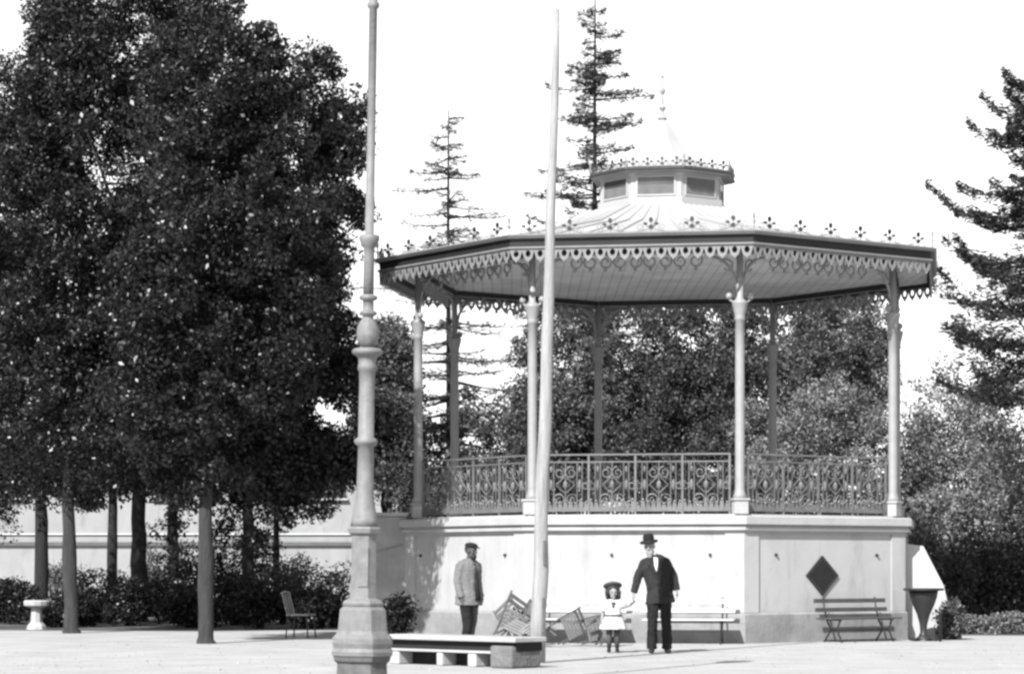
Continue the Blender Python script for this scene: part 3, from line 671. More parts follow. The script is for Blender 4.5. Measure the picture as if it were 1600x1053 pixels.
for px, Y, r0, lab in ((64, 66, .19, 'dark thick trunked tree standing before the pale building, behind the slim leaning trunk'),
                  (176, 72, .15, 'slim dark tree between the two thick trunks in front of the pale building'),
                  (217, 63, .21, 'thickest dark trunked tree in front of the pale building'),
                  (270, 69, .17, 'ivy clad dark tree right of the thickest trunk'),
                  (388, 64, .17, 'dark tree just right of the trunk nearest the lamp post'),
                  (432, 70, .10, 'thin dark sapling behind the garden chair')):
    big = r0 > .12
    tree('broadleaf_tree', (gx(px, Y), Y, 0), r0, 3.0 if px < 250 else 2.2, [pb(px, 600, Y, 95 if big else 60, 170, 1.9), pb(px + 20, 420, Y, 80, 150, 1.7), pb(px, 735, Y, 75, 45, 1.3)] + ([pb(px, 830, Y, 24, 85, .4)] if px == 270 else []) + ([pb(px, 815, Y, 60, 45, .9)] if px == 388 else []),
         M_leaf_dark, M_bark, lab, 190, .5, 100, leaf=(.15, .08), group=GL, limbs=4)
    k += 1

def shrub(px, ptop, Y, wpx, m_leaf, label, dense=1.0, leaf=(.10, .055), depth=None, group='shrubs along the garden beds', n_extra=3):
    k = Y / FPX; h = CAMZ + (HOR - ptop) * k; rx = wpx / 2 * k; rd = depth or rx * .9; x = gx(px, Y)
    t = empty('shrub', (x, Y, 0), label, 'shrub', group)
    bl = [((0, 0, h * .52), (rx * .85, rd * .85, h * .5))]
    for i in range(n_extra):
        bl.append(((rng.uniform(-.55, .55) * rx, rng.uniform(-.5, .3) * rd, h * rng.uniform(.3, .7)), (rx * .45, rd * .5, h * .3)))
    area = sum(q[1][0] * q[1][2] for q in bl) * 4; rc = max(.12, min(.4, .22 * h))
    ncl = int(area / (rc * rc) * 1.5 * dense) + 10
    P = clump_points(bl, ncl, rc, 60, inner=.5); P[:, 2] = np.abs(P[:, 2] - .03) + .03
    leaf_mesh('foliage', leaf_arrays(P, *leaf), m_leaf, t)
    b = MB()
    for i in range(5):
        d = rdir(1)[0]; b.tube(limb_pts((d[0] * .08, d[1] * .08, -.03), (d[0] * rx * .6, d[1] * rd * .6, h * .75), .05, 4), [.03, .025, .02, .014, .008], 5)
    b.build('stem', M_bark, t)
    return t
LEFT = [(92, 868, 76, 60, M_leaf_mid, 'mottled bush between the first two trunks before the pale building'),
        (238, 850, 78, 60, M_leaf_mid, 'loose tall bush right of the thickest trunk before the pale building'),
        (470, 868, 70, 60, M_leaf_mid, 'loose mottled bush behind the garden chair before the pale building'),
        (20, 905, 60, 110, M_leaf_dark, 'dark shrub at the left edge of the garden bed'),
        (150, 888, 62, 120, M_leaf_dark, 'rounded dark shrub behind the slim leaning trunk'),
        (205, 905, 58, 100, M_leaf_dark, 'dark shrub below the thickest trunk'),
        (255, 898, 60, 90, M_leaf_dark, 'dark shrub left of the trunk nearest the lamp post'),
        (345, 835, 66, 100, M_leaf_dark, 'tall dark bush filling the gap right behind the trunk nearest the lamp post'),
        (405, 815, 68, 90, M_leaf_dark, 'tall dark bush left of the thin sapling'),
        (290, 850, 67, 80, M_leaf_dark, 'tall dark bush left of and behind the trunk nearest the lamp post'),
        (305, 915, 56.5, 120, M_leaf_dark, 'low dark shrub behind the trunk nearest the lamp post'),
        (365, 895, 59, 90, M_leaf_dark, 'dark shrub just right of the trunk nearest the lamp post'),
        (405, 910, 56, 90, M_leaf_dark, 'dark shrub between that trunk and the garden chair'),
        (442, 878, 60, 70, M_leaf_mid, 'upright shrub behind the garden chair'),
        (520, 880, 57, 75, M_leaf_mid, 'round mottled shrub beside the lamp post pedestal'),
        (480, 922, 55.5, 110, M_leaf_dark, 'low dark shrub under the garden chair back'),
        (100, 925, 57, 110, M_leaf_dark, 'low dark shrub right of the pale stone pedestal')]
for a in LEFT: shrub(*a)
# clipped dark shrub at the left corner of the bandstand
shrub(621, 928, 46.5, 44, M_leaf_dark, 'small clipped dark shrub at the left corner of the bandstand base', dense=1.8, leaf=(.09, .05))
# pale stone pedestal in the bed
t = empty('stone_pedestal', (gx(57, 55), 55, 0), 'small pale stone pedestal with flat cap in the left garden bed', 'pedestal')
b = MB(); b.lathe([(.22, 0), (.2, .08), (.13, .16), (.11, .46)], 8); b.build('stem', M_slab, t)
b = MB(); b.lathe([(.13, .462), (.27, .52), (.28, .60), (.25, .63)], 12); b.build('cap', M_slab, t)

shrub(1487, 938, 47.4, 46, M_leaf_mid, 'small bush at the foot of the sloping limewashed wall', leaf=(.09, .05))
# trees and shrubs behind and right of the bandstand
GB = 'broadleaf trees behind the bandstand'
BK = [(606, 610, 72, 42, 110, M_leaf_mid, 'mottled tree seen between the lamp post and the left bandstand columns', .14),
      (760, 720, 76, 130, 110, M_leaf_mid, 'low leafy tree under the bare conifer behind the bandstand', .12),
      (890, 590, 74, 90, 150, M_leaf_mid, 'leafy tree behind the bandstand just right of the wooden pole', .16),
      (1010, 560, 78, 110, 170, M_leaf_mid_dark, 'dark tree behind the middle of the bandstand', .18),
      (1100, 570, 75, 100, 170, M_leaf_mid_dark, 'dark tree behind the right centre bandstand column', .18),
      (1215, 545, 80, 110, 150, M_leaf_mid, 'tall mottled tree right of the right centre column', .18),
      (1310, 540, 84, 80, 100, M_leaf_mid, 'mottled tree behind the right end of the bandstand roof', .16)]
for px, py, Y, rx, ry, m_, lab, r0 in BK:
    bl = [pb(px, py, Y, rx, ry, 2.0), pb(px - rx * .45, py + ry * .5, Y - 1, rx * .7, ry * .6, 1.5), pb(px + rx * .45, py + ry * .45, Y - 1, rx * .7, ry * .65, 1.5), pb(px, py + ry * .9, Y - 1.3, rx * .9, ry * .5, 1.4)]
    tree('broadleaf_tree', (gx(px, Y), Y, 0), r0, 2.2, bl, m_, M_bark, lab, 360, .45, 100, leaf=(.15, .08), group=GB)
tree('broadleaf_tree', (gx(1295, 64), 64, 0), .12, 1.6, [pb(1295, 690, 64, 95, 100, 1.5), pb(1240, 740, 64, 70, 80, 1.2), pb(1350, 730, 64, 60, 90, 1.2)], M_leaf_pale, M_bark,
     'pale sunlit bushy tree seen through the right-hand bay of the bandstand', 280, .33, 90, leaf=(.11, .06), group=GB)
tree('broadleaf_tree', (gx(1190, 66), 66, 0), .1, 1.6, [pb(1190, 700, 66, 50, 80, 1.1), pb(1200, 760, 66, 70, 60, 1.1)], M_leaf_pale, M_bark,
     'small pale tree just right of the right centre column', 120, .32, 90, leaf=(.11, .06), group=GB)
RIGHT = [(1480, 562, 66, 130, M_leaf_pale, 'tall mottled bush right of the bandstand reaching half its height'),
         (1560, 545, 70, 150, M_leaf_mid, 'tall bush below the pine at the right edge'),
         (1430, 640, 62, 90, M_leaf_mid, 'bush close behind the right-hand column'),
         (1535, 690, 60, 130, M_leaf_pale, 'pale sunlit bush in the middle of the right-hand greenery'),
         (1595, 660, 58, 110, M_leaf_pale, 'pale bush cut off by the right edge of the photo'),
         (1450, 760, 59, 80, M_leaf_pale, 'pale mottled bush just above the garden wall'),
         (1530, 830, 56, 130, M_leaf_mid_dark, 'dark dense bush right of the pedestal table'),
         (1590, 800, 55, 100, M_leaf_mid_dark, 'dark bush low at the right edge of the photo'),
         (1495, 860, 54.5, 60, M_leaf_mid_dark, 'small dark bush beside the sloping wall end')]
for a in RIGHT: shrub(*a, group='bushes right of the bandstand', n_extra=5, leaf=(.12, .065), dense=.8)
for px, tp, Y, wd, m_, lab in ((640, 690, 66, 100, M_leaf_mid_dark, 'dark bush seen through the left bay of the bandstand railing'),
                       (720, 700, 68, 110, M_leaf_mid, 'mottled bush behind the left bay of the railing'),
                       (800, 660, 70, 110, M_leaf_mid_dark, 'dark bush just left of the wooden pole behind the bandstand'),
                       (1000, 640, 66, 160, M_leaf_mid_dark, 'dark bush behind the middle railing'),
                       (1110, 650, 66, 120, M_leaf_mid_dark, 'dark bush behind the right end of the middle railing'),
                       (1390, 690, 65, 80, M_leaf_mid, 'bush behind the far right bandstand column')):
    shrub(px, tp, Y, wd, m_, lab, group='bushes behind the bandstand', n_extra=4, leaf=(.12, .065), dense=.6)
# low hedge at the right edge of the square
t = empty('low_hedge', (gx(1560, 51.5), 51.5, 0), 'low clipped hedge strip at the right edge of the square', 'hedge')
P = rng.uniform(-1, 1, size=(9000, 3)) * np.array([1.9, .35, .19]) + np.array([.3, 0, .2]); P[:, 2] += .05 * np.sin(P[:, 0] * 5) + rng.normal(size=9000) * .02; P[:, 2] = np.maximum(P[:, 2], .02)
leaf_mesh('foliage', leaf_arrays(P, .09, .05), M_leaf_pale, t)

# ------------------------------------------------------------------ conifers with whorled branches
def conifer(name, px, ptop, Y, base_z, rmax, r0, whorl, nbr, m_leaf, label, droop=-.15, tipup=.12, dens=1.0, needle=(.22, .05), start=.0, prof=None, rnd=1, twig=.35, skip=.08, clump=-9, lv=(.55, 1.12), zj=.12):
    rr = random.Random(rnd); top = at(px, ptop, Y); H = top.z; t = empty(name, (top.x, Y, 0), label, 'tree', 'conifers')
    b = MB(); b.tube([(0, 0, -.05), (.03, 0, H * .35), (-.02, .02, H * .7), (0, 0, H)], [r0, r0 * .75, r0 * .4, .015], 10)
    bb = b; PTS = []; AX = []
    z = base_z
    while z < H - .25:
        f = (H - z) / (H - base_z); rad = rmax * (prof(f) if prof else f ** .8)
        off = rr.uniform(0, 6.28); n_ = nbr if f > .15 else 4
        for i in range(n_):
            a = off + i * 2 * math.pi / n_ + rr.uniform(-.25, .25); Lb = rad * rr.uniform(*lv)
            if rr.random() < skip: continue
            z0 = z + rr.uniform(-zj, zj); tip_ = tipup * rr.uniform(.3, 1.6); dro = droop + rr.uniform(-.08, .06); dx, dy = math.cos(a), math.sin(a)
            q = [Vector((dx * Lb * s_, dy * Lb * s_, z0 + Lb * (dro * math.sin(math.pi * .6 * s_) + tip_ * s_ ** 3))) for s_ in (0, .25, .5, .75, 1.0)]
            bb.tube(q, [.02 + .012 * Lb, .022, .017, .012, .006], 5)
            n = int((18 + 60 * Lb) * dens)
            s_ = rng.uniform(start, 1.0, size=n) ** .8; idx = np.clip((s_ * 4).astype(int), 0, 3); fr = s_ * 4 - idx
            Q = np.array([list(v) for v in q]); base_p = Q[idx] * (1 - fr[:, None]) + Q[idx + 1] * fr[:, None]
            keep = (np.sin(s_ * Lb * 7 + rr.uniform(0, 6)) + rng.normal(size=n) * .5) > clump; keep[s_ > .93] = True
            wdt = twig * Lb * (1.05 - s_) + .10; sd = rng.uniform(-1, 1, size=n)
            side = np.array([-dy, dx, 0.0])
            p = base_p + side * (sd * wdt)[:, None] + np.array([0, 0, 1.0]) * (rng.normal(size=n) * .06)[:, None]
            axv = np.array([dx, dy, 0.0])[None] * .7 + side[None] * np.sign(sd)[:, None] * .8 + rng.normal(size=(n, 3)) * .35
            PTS.append(p[keep]); AX.append(axv[keep])
        z += whorl * (0.75 + .5 * f) * rr.uniform(.85, 1.15)
    bb.build('trunk', M_bark, t, smooth=True)
    leaf_mesh('crown', leaf_arrays(np.concatenate(PTS), needle[0], needle[1], A=np.concatenate(AX)), m_leaf, t); return t
conifer('conifer', 701, 172, 76, 4.2, 4.9, .14, .50, 7, M_needle_pale, 'thin sparse conifer with level branches rising left of the bandstand roof', dens=.85, rnd=3, droop=-.04, tipup=.05, twig=.16, prof=lambda f: f ** .78, skip=.12, clump=-.8, lv=(.35, 1.2), needle=(.20, .035), zj=.3)
conifer('conifer', 930, -12, 80, 4.2, 3.0, .17, .46, 7, M_needle, 'tallest dark conifer rising behind the bandstand roof beside the lantern', dens=1.6, rnd=11, droop=.02, tipup=.10, twig=.24, prof=lambda f: .30 + .7 * f ** .8 if f > .1 else f * 3.6, skip=.20, start=.05, clump=-.75, lv=(.25, 1.25), needle=(.2, .045), zj=.35)
conifer('pine_tree', 1640, 40, 56, 5.3, 3.9, .2, .52, 8, M_needle, 'dark pine with upswept branch tips at the right edge of the photo', dens=4.6, rnd=5, droop=-.14, tipup=.30, twig=.50, needle=(.17, .045), prof=lambda f: f ** .60, skip=.05, start=.06, clump=-.75, lv=(.4, 1.15), zj=.25)

# ------------------------------------------------------------------ people
WR = bpy.data.textures.new('cloth_folds', 'CLOUDS'); WR.noise_scale = .11; WR.noise_depth = 2
def remesh(b, name, m, parent, voxel, smooth_it=4):
    me = bpy.data.meshes.new(name); me.from_pydata(b.v, [], b.f); me.update(); o = bpy.data.objects.new(name, me); C.objects.link(o)
    md = o.modifiers.new('r', 'REMESH'); md.mode = 'VOXEL'; md.voxel_size = voxel; md.use_smooth_shade = True
    ms = o.modifiers.new('s', 'SMOOTH'); ms.iterations = smooth_it; ms.factor = .5
    if name in ('jacket', 'trousers'):
        dm = o.modifiers.new('d', 'DISPLACE'); dm.texture = WR; dm.strength = .032; dm.mid_level = .5; dm.texture_coords = 'LOCAL'
    dg = bpy.context.evaluated_depsgraph_get(); me2 = bpy.data.meshes.new_from_object(o.evaluated_get(dg)); me2.name = name
    bpy.data.objects.remove(o); bpy.data.meshes.remove(me); me2.materials.clear(); me2.materials.append(m)
    me2.polygons.foreach_set('use_smooth', [True] * len(me2.polygons))
    o = bpy.data.objects.new(name, me2); C.objects.link(o); o.parent = parent; return o
def hand(b, wrist, d, palm_n, s=1.0, curl=.5, thumb=1):
    """palm, four unequal bent fingers and a side thumb; d: pointing direction, palm_n: direction the palm faces"""
    wrist, d, pn = Vector(wrist), Vector(d).normalized(), Vector(palm_n); pn = (pn - d * pn.dot(d)).normalized(); sd = d.cross(pn) * thumb
    b.tube([wrist - d * .02 * s, wrist + d * .03 * s, wrist + d * .09 * s], [(.024 * s, .02 * s), (.037 * s, .017 * s), (.040 * s, .014 * s)], 10, side=sd)
    for i, (o_, L) in enumerate(((.030, .070), (.010, .078), (-.010, .072), (-.029, .056))):
        p = wrist + d * .085 * s + sd * o_ * s; pts = [p]; dd = d.copy()
        for j, fr in enumerate((.42, .32, .26)):
            dd = (dd + pn * curl * (.5 + .25 * j)).normalized(); p = p + dd * L * fr * s; pts.append(p.copy())
        b.tube(pts, [.0095 * s, .009 * s, .0082 * s, .0065 * s], 7)
    p = wrist + d * .03 * s + sd * .032 * s; q = p + (sd * .7 + d * .75 + pn * .25).normalized() * .04 * s; r = q + (d + pn * .5).normalized() * .032 * s
    b.tube([p, q, r], [.013 * s, .011 * s, .008 * s], 7)
def head_shape(b, c, s, yaw=0.0, pitch=0.0, roll=0.0):
    M = Matrix.Rotation(yaw, 3, 'Z') @ Matrix.Rotation(roll, 3, 'Y') @ Matrix.Rotation(pitch, 3, 'X'); c = Vector(c); P = lambda x, y, z: c + M @ Vector((x, y, z)) * s
    b.ball(P(0, .01, .025), (.076 * s, .096 * s, .098 * s), 16, 12, rot=M); b.ball(P(0, -.02, -.055), (.057 * s, .066 * s, .065 * s), 14, 10, rot=M)
    b.tube([P(0, -.088, .02), P(0, -.108, -.02), P(0, -.09, -.035)], [.010 * s, .017 * s, .013 * s], 8)        # nose
    for sg in (-1, 1):
        b.ball(P(.078 * sg, .012, -.005), (.012 * s, .022 * s, .034 * s), 8, 6, rot=M)                            # ears
        b.ball(P(.032 * sg, -.076, .028), (.024 * s, .014 * s, .010 * s), 8, 6, rot=M)                            # brows
        b.ball(P(.045 * sg, -.062, -.02), (.022 * s, .018 * s, .018 * s), 8, 6, rot=M)                            # cheeks
    b.ball(P(0, -.080, -.068), (.024 * s, .010 * s, .007 * s), 8, 6, rot=M); b.ball(P(0, -.074, -.10), (.022 * s, .018 * s, .018 * s), 8, 6, rot=M)   # lips, chin
    return M, P
def eyes(P, M, s, parent):
    for sg in (-1, 1):
        b = MB(); b.ball(P(.031 * sg, -.078, .008), (.013 * s, .008 * s, .008 * s), 8, 6, rot=M); b.build('eye', M_hat, parent, smooth=True)
    b = MB(); b.ball(P(0, -.089, -.066), (.022 * s, .004 * s, .003 * s), 8, 5, rot=M); b.build('mouth', mat('lips', .16, .6, .1, 5), parent, smooth=True)

def man_in_hat():
    Y = 40.0
    t = empty('person', (gx(1030, Y), Y, 0), 'person in dark open suit and black brimmed hat holding the hand of a child', 'person')
    b = MB()
    hc = (-.155, -.05, 1.66); Mh, P = head_shape(b, hc, 1.0, yaw=-.25, pitch=.18, roll=-.10)
    b.tube([(-.085, .01, 1.46), (-.115, -.005, 1.54), (-.145, -.02, 1.60)], [.062, .055, .056], 12)
    b.tube([(.0, 0, .86), (.0, 0, .98), (-.03, .0, 1.15), (-.06, 0, 1.34), (-.075, .01, 1.45), (-.085, .01, 1.50)], [(.165, .11), (.165, .11), (.15, .105), (.19, .12), (.17, .10), (.08, .07)], 18, side=(1, 0, 0))
    aL = [(-.235, .01, 1.44), (-.33, .0, 1.18), (-.40, -.04, .94)]; aR = [(.10, .02, 1.46), (.22, .05, 1.20), (.275, .0, .98)]
    b.tube(aL, [.055, .043, .028], 12); b.tube(aR, [.055, .043, .028], 12)
    hand(b, aL[2], (-.10, -.1, -.95), (1, 0.2, 0), 1.0, .75, thumb=1); hand(b, aR[2], (.08, -.08, -1), (-1, .1, 0), 1.0, .4, thumb=-1)
    for x0, x1, y1 in ((-.085, -.115, .0), (.085, .115, -.06)):
        b.tube([(x0, 0, .90), (x0 * 1.15, -.01, .52), (x1, y1 + .02, .10)], [(.088, .09), (.058, .06), (.042, .045)], 12, side=(1, 0, 0))
        b.tube([(x1, y1 + .05, .05), (x1 * 1.05, y1 - .05, .045), (x1 * 1.15, y1 - .15, .03)], [(.042, .045), (.045, .04), (.035, .025)], 10, side=(1, 0, 0))
    body = remesh(b, 'body', M_skin, t, .0075); eyes(P, Mh, 1.0, body)
    # trousers
    b = MB()
    b.tube([(0, 0, 1.06), (0, 0, .96), (0, 0, .86)], [(.175, .125), (.185, .13), (.18, .125)], 18, side=(1, 0, 0))
    for x0, x1, y1 in ((-.088, -.115, .0), (.09, .118, -.06)):
        b.tube([(x0, 0, .92), (x0 * 1.1, 0, .72), (x0 * 1.2, -.012, .50), (x1, y1 + .015, .25), (x1, y1 + .01, .07)], [(.10, .11), (.095, .10), (.082, .085), (.078, .085), (.082, .098)], 14, side=(1, 0, 0))
    remesh(b, 'trousers', M_trouser, t, .011, 2)
    # jacket with skirts, sleeves and lapels
    b = MB()
    b.tube([(.02, .015, .78), (.015, .012, .86), (.0, .01, 1.0), (-.03, .01, 1.16), (-.06, .01, 1.34), (-.072, .012, 1.44), (-.082, .015, 1.505), (-.09, .02, 1.53)],
           [(.235, .15), (.225, .15), (.20, .14), (.195, .14), (.225, .15), (.215, .13), (.13, .10), (.075, .075)], 20, side=(1, 0, 0))
    b.tube([(-.16, .01, 1.435), (-.228, .01, 1.405), (-.335, .0, 1.18), (-.395, -.035, .965), (-.40, -.037, .945)], [.075, .082, .068, .056, .055], 14)
    b.tube([(.03, .02, 1.45), (.105, .02, 1.415), (.225, .045, 1.20), (.272, .005, 1.0), (.275, .003, .985)], [.075, .082, .068, .056, .055], 14)
    jk = remesh(b, 'jacket', M_suit, t, .011, 3)
    b = MB()
    for sg in (-1, 1):
        b.prism([(.015 * sg, 1.22), (.085 * sg, 1.36), (.125 * sg, 1.385), (.085 * sg, 1.41), (.06 * sg, 1.505), (.035 * sg, 1.40)], (-.065, -.152, 0), (1, 0, 0), (0, .05, 1), .012)
    lo = b.build('lapel', M_suit, jk); lo.location = (0, .062, 0) if False else (0, -.0 - .06, 0)
    b = MB()                                                    # white shirt front, a slanted wedge between the lapels
    b.prism([(-.035, 1.50), (.03, 1.49), (.035, 1.40), (.012, 1.27), (-.02, 1.36)], (-.062, -.205, 0), (1, 0, 0), (0, .05, 1), .014); b.build('shirt', M_shirt, jk)
    b = MB(); b.lathe([(.066, 0), (.068, .045)], 14, (-.10, -.002, 1.525)); b.build('collar', M_shirt, jk)
    b = MB()
    for z in (1.17, 1.07, .97): b.ball((-.035 + (1.17 - z) * .1, -.143, z), .011, 6, 5)
    b.build('button', M_hat, jk)
    b = MB(); b.box((.13, -.135, .93), (.12, .02, .045), rz=.3); b.build('pocket_flap', M_suit, jk, bevel=.005)
    # beard, hair, hat
    b = MB(); b.ball(P(0, -.045, -.085), (.060, .055, .058), 12, 8, rot=Mh); b.ball(P(0, -.055, -.13), (.042, .04, .05), 10, 8, rot=Mh); remesh(b, 'beard', M_beard, body, .01, 3)
    b = MB(); b.ball(P(0, .035, .03), (.083, .088, .085), 12, 8, rot=Mh); b.build('hair', M_beard, body, smooth=True)
    b = MB(); n = 24; rings = [(.082, .10, .085), (.138, .160, .066), (.142, .164, .074), (.086, .104, .098), (.088, .106, .13), (.083, .10, .175), (.068, .086, .200), (.03, .04, .200)]
    vs = [P(rx * math.cos(2 * math.pi * j / n), .012 + ry * math.sin(2 * math.pi * j / n), z + (.016 * abs(math.cos(2 * math.pi * j / n)) if rx > .14 else 0)) for rx, ry, z in rings for j in range(n)]
    K = len(rings); b.add(vs, [(i * n + j, i * n + (j + 1) % n, (i + 1) * n + (j + 1) % n, (i + 1) * n + j) for i in range(K - 1) for j in range(n)] + [tuple(range((K - 1) * n, K * n)), tuple(reversed(range(n)))])
    hat = b.build('hat', M_hat, body, smooth=True)
    b = MB()
    for x1, y1 in ((-.115, .0), (.118, -.06)):
        b.tube([(x1, y1 + .075, .05), (x1, y1 + .02, .06), (x1 * 1.05, y1 - .06, .05), (x1 * 1.13, y1 - .14, .036), (x1 * 1.16, y1 - .18, .028)], [(.035, .045), (.046, .058), (.05, .048), (.048, .035), (.028, .022)], 12, side=(1, 0, 0))
    sh_ = remesh(b, 'shoes', M_shoe, t, .009, 2)
    return t
man_in_hat()

def girl():
    Y = 40.2
    t = empty('person', (gx(958, Y), Y, 0), 'person of child height in white dress with dark low belt, dark curls and round hat', 'person')
    b = MB(); Mh, P = head_shape(b, (.0, -.01, .945), .86, yaw=.12, pitch=.05)
    b.tube([(0, .01, .80), (0, .005, .90)], [.034, .034], 10)
    b.tube([(0, 0, .42), (0, 0, .52), (0, 0, .66), (0, .005, .78), (0, .01, .82)], [(.10, .075), (.10, .075), (.09, .07), (.10, .07), (.045, .045)], 16, side=(1, 0, 0))
    aL = [(-.11, .01, .77), (-.165, .0, .62), (-.175, -.05, .49)]; aR = [(.11, .0, .775), (.185, -.07, .72), (.27, -.19, .755)]
    b.tube(aL, [.034, .026, .019], 10); b.tube(aR, [.034, .026, .019], 10)
    hand(b, aL[2], (0, -.2, -1), (1, 0, 0), .66, .4, thumb=1); hand(b, aR[2], (.35, -.35, .35), (0, 0, 1), .66, .6, thumb=1)
    for x in (-.06, .06):
        b.tube([(x * .9, 0, .45), (x, -.0, .26), (x * 1.05, .01, .06)], [.056, .04, .028], 12)
        b.tube([(x * 1.05, .03, .035), (x * 1.15, -.04, .03), (x * 1.25, -.10, .022)], [(.028, .03), (.03, .026), (.022, .016)], 10, side=(1, 0, 0))
    body = remesh(b, 'body', M_skin, t, .0065); eyes(P, Mh, .86, body)
    b = MB(); n = 40; rings = [(.215, .17, .37), (.21, .165, .39), (.165, .13, .51), (.135, .105, .585), (.130, .10, .62), (.135, .10, .70), (.13, .095, .77), (.085, .07, .82), (.045, .045, .835)]
    vs = [((rx + .012 * math.sin(9 * 2 * math.pi * j / n) * (z < .56)) * math.cos(2 * math.pi * j / n), (ry + .012 * math.sin(9 * 2 * math.pi * j / n) * (z < .56)) * math.sin(2 * math.pi * j / n), z) for rx, ry, z in rings for j in range(n)]
    K = len(rings); b.add(vs, [(i * n + j, i * n + (j + 1) % n, (i + 1) * n + (j + 1) % n, (i + 1) * n + j) for i in range(K - 1) for j in range(n)] + [tuple(reversed(range(n)))])
    for a in (aL, aR):
        p, q = Vector(a[0]), Vector(a[1]); b.tube([p * .85 + Vector((0, 0, .12)), p, p.lerp(q, .55), p.lerp(q, .85)], [.05, .056, .055, .05], 12)
    dr = b.build('dress', M_dress, t, smooth=True)
    b = MB(); b.tube([(0, 0, .572), (0, 0, .602)], [(.147, .117), (.143, .113)], 24, side=(1, 0, 0)); b.build('belt', M_stock, dr, smooth=True)
    b = MB(); b.ball((0, -.095, .775), (.04, .02, .028), 8, 6); b.ball((.0, -.10, .735), (.022, .015, .04), 8, 6); b.build('neck_bow', M_stock, dr, smooth=True)
    b = MB(); rr = random.Random(9)
    for i in range(90):
        q = rr.uniform(0, 2 * math.pi); h_ = rr.uniform(-.11, .08)
        yy = math.sin(q); 
        if yy < -.35 and h_ < .075: continue
        b.ball(P(.105 * math.cos(q) * (1.05 if h_ < .03 else .85), .02 + .098 * yy, h_), rr.uniform(.026, .042), 7, 5)
    b.ball(P(0, .03, .07), (.085, .09, .07), 10, 8)
    remesh(b, 'hair', M_hair, body, .011, 3)
    b = MB(); tl = Mh @ Matrix.Rotation(-.55, 3, 'X'); hc_ = P(0, .05, .085); n = 28; rings = [(.085, 0), (.122, .012), (.146, .030), (.148, .038), (.125, .026), (.095, .020), (.088, .06), (.06, .085), (.02, .09)]
    vs = [hc_ + tl @ Vector((r * math.cos(2 * math.pi * j / n), r * .92 * math.sin(2 * math.pi * j / n), z + .008 * math.sin(3 * 2 * math.pi * j / n) * (r > .15))) for r, z in rings for j in range(n)]
    K = len(rings); b.add(vs, [(i * n + j, i * n + (j + 1) % n, (i + 1) * n + (j + 1) % n, (i + 1) * n + j) for i in range(K - 1) for j in range(n)] + [tuple(reversed(range(n))), tuple(range((K - 1) * n, K * n))])
    b.build('hat', M_stock, body, smooth=True)
    b = MB()
    for x in (-.06, .06):
        b.tube([(x * .93, 0, .36), (x, 0, .26), (x * 1.05, .008, .08)], [.052, .045, .034], 12)
    b.build('stockings', M_stock, t, smooth=True)
    b = MB()
    for x in (-.06, .06):
        b.tube([(x * 1.05, .045, .03), (x * 1.05, .01, .045), (x * 1.15, -.05, .035), (x * 1.25, -.12, .022)], [(.026, .03), (.034, .042), (.034, .032), (.022, .016)], 10, side=(1, 0, 0))
    remesh(b, 'shoes', M_shoe, t, .007, 1)
girl()

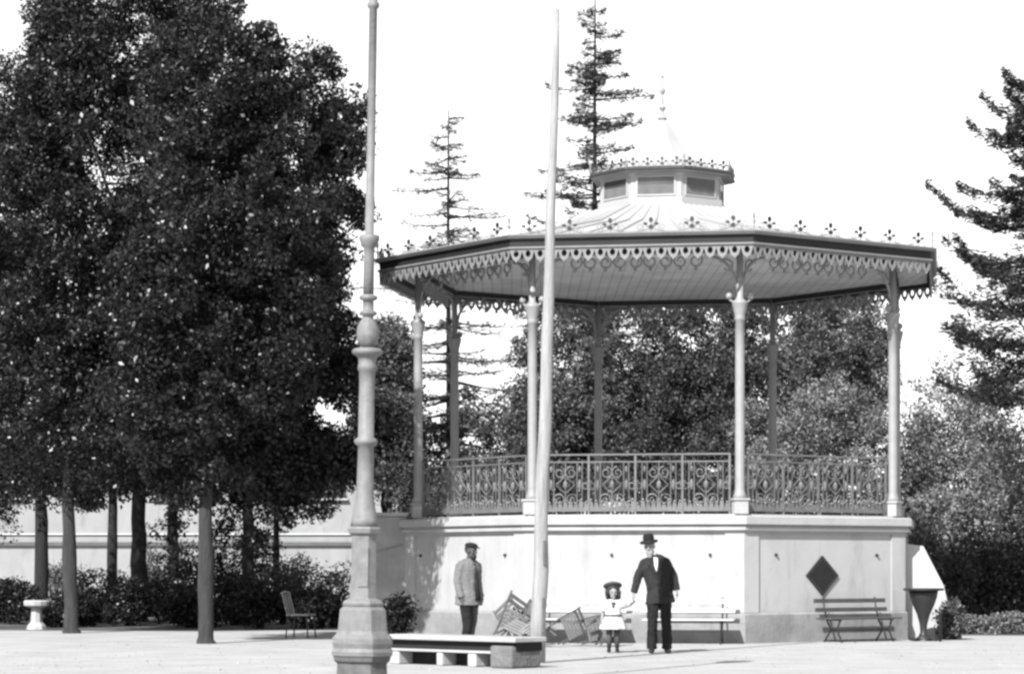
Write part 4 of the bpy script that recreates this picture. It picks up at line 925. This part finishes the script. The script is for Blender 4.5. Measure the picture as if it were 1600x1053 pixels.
def man_in_grey():
    Y = 41.0
    t = empty('person', (gx(733, Y), Y, 0), 'person in open grey jacket and dark cap standing behind the stone bench', 'person', rz=R_(46))
    b = MB(); Mh, P = head_shape(b, (.0, -.05, 1.60), 1.0, pitch=.12, yaw=.15)
    b.tube([(0, .0, 1.42), (0, -.02, 1.50), (0, -.035, 1.55)], [.062, .055, .056], 12)
    b.tube([(.0, 0, .83), (.0, 0, .95), (0, .0, 1.12), (0, 0, 1.30), (0, .01, 1.41), (0, .01, 1.46)], [(.165, .12), (.165, .12), (.155, .12), (.19, .125), (.17, .10), (.08, .07)], 18, side=(1, 0, 0))
    arms = []
    for sg in (-1, 1):
        a = [(.185 * sg, .01, 1.40), (.225 * sg, .04, 1.13), (.225 * sg, -.04, .88)]; arms.append(a); b.tube(a, [.055, .043, .028], 12)
        hand(b, a[2], (0, -.15, -1), (-sg, 0, 0), 1.0, .45, thumb=-sg)
        b.tube([(.085 * sg, 0, .88), (.10 * sg, -.01, .50), (.115 * sg, .02 + .1 * sg, .10)], [(.088, .09), (.058, .06), (.042, .045)], 12, side=(1, 0, 0))
        b.tube([(.115 * sg, .05 + .1 * sg, .05), (.125 * sg, -.05 + .1 * sg, .045), (.14 * sg, -.15 + .1 * sg, .03)], [(.042, .045), (.045, .04), (.035, .025)], 10, side=(1, 0, 0))
    body = remesh(b, 'body', mat('tanned_skin', .06, .6, .1, 8), t, .0075); eyes(P, Mh, 1.0, body)
    b = MB(); b.tube([(0, 0, 1.02), (0, 0, .92), (0, 0, .83)], [(.175, .135), (.185, .135), (.18, .13)], 18, side=(1, 0, 0))
    for sg in (-1, 1):
        b.tube([(.09 * sg, 0, .90), (.10 * sg, .025 * sg, .70), (.105 * sg, -.012 + .055 * sg, .48), (.118 * sg, .03 + .09 * sg, .25), (.118 * sg, .025 + .1 * sg, .06)], [(.10, .11), (.095, .10), (.08, .085), (.075, .082), (.078, .092)], 14, side=(1, 0, 0))
    remesh(b, 'trousers', M_trouser, t, .011, 2)
    b = MB(); b.tube([(0, .015, .74), (0, .012, .84), (0, .01, .98), (0, .01, 1.14), (0, .01, 1.30), (0, .012, 1.40), (0, .012, 1.455), (0, .012, 1.48)],
                     [(.245, .20), (.235, .19), (.21, .165), (.205, .16), (.23, .16), (.215, .135), (.13, .10), (.078, .078)], 20, side=(1, 0, 0))
    for a in arms:
        p, q, r = [Vector(v) for v in a]; b.tube([Vector((p.x * .65, p.y, 1.395)), p + Vector((0, 0, -.035)), q, r, r + Vector((0, -.003, -.02))], [.075, .084, .07, .058, .057], 14)
    jk = remesh(b, 'jacket', M_coat_grey, t, .011, 3)
    b = MB(); b.tube([(.03, -.115, .80), (.025, -.10, 1.0), (.015, -.085, 1.2), (.0, -.075, 1.40)], [(.085, .10), (.075, .085), (.07, .085), (.05, .06)], 14, side=(1, 0, 0)); b.build('waistcoat', M_suit, jk, smooth=True)
    b = MB(); b.ball(P(0, -.05, -.085), (.062, .056, .058), 12, 8, rot=Mh); b.ball(P(0, -.055, -.125), (.042, .04, .05), 10, 8, rot=Mh); remesh(b, 'beard', M_hair, body, .01, 3)
    b = MB(); b.ball(P(0, .03, .03), (.086, .09, .09), 12, 8, rot=Mh); b.build('hair', M_hair, body, smooth=True)
    b = MB(); b.ball(P(0, .01, .085), (.098, .115, .052), 16, 8, rot=Mh); b.ball(P(0, -.10, .065), (.066, .06, .012), 12, 6, rot=Mh); b.build('cap', M_hat, body, smooth=True)
    b = MB()
    for sg in (-1, 1):
        x1 = .118 * sg; yo = .1 * sg; b.tube([(x1, .085 + yo, .05), (x1, .03 + yo, .06), (x1 * 1.05, -.05 + yo, .05), (x1 * 1.13, -.13 + yo, .036), (x1 * 1.16, -.17 + yo, .028)], [(.035, .045), (.046, .058), (.05, .048), (.048, .035), (.028, .022)], 12, side=(1, 0, 0))
    remesh(b, 'shoes', M_shoe, t, .009, 2)
man_in_grey()
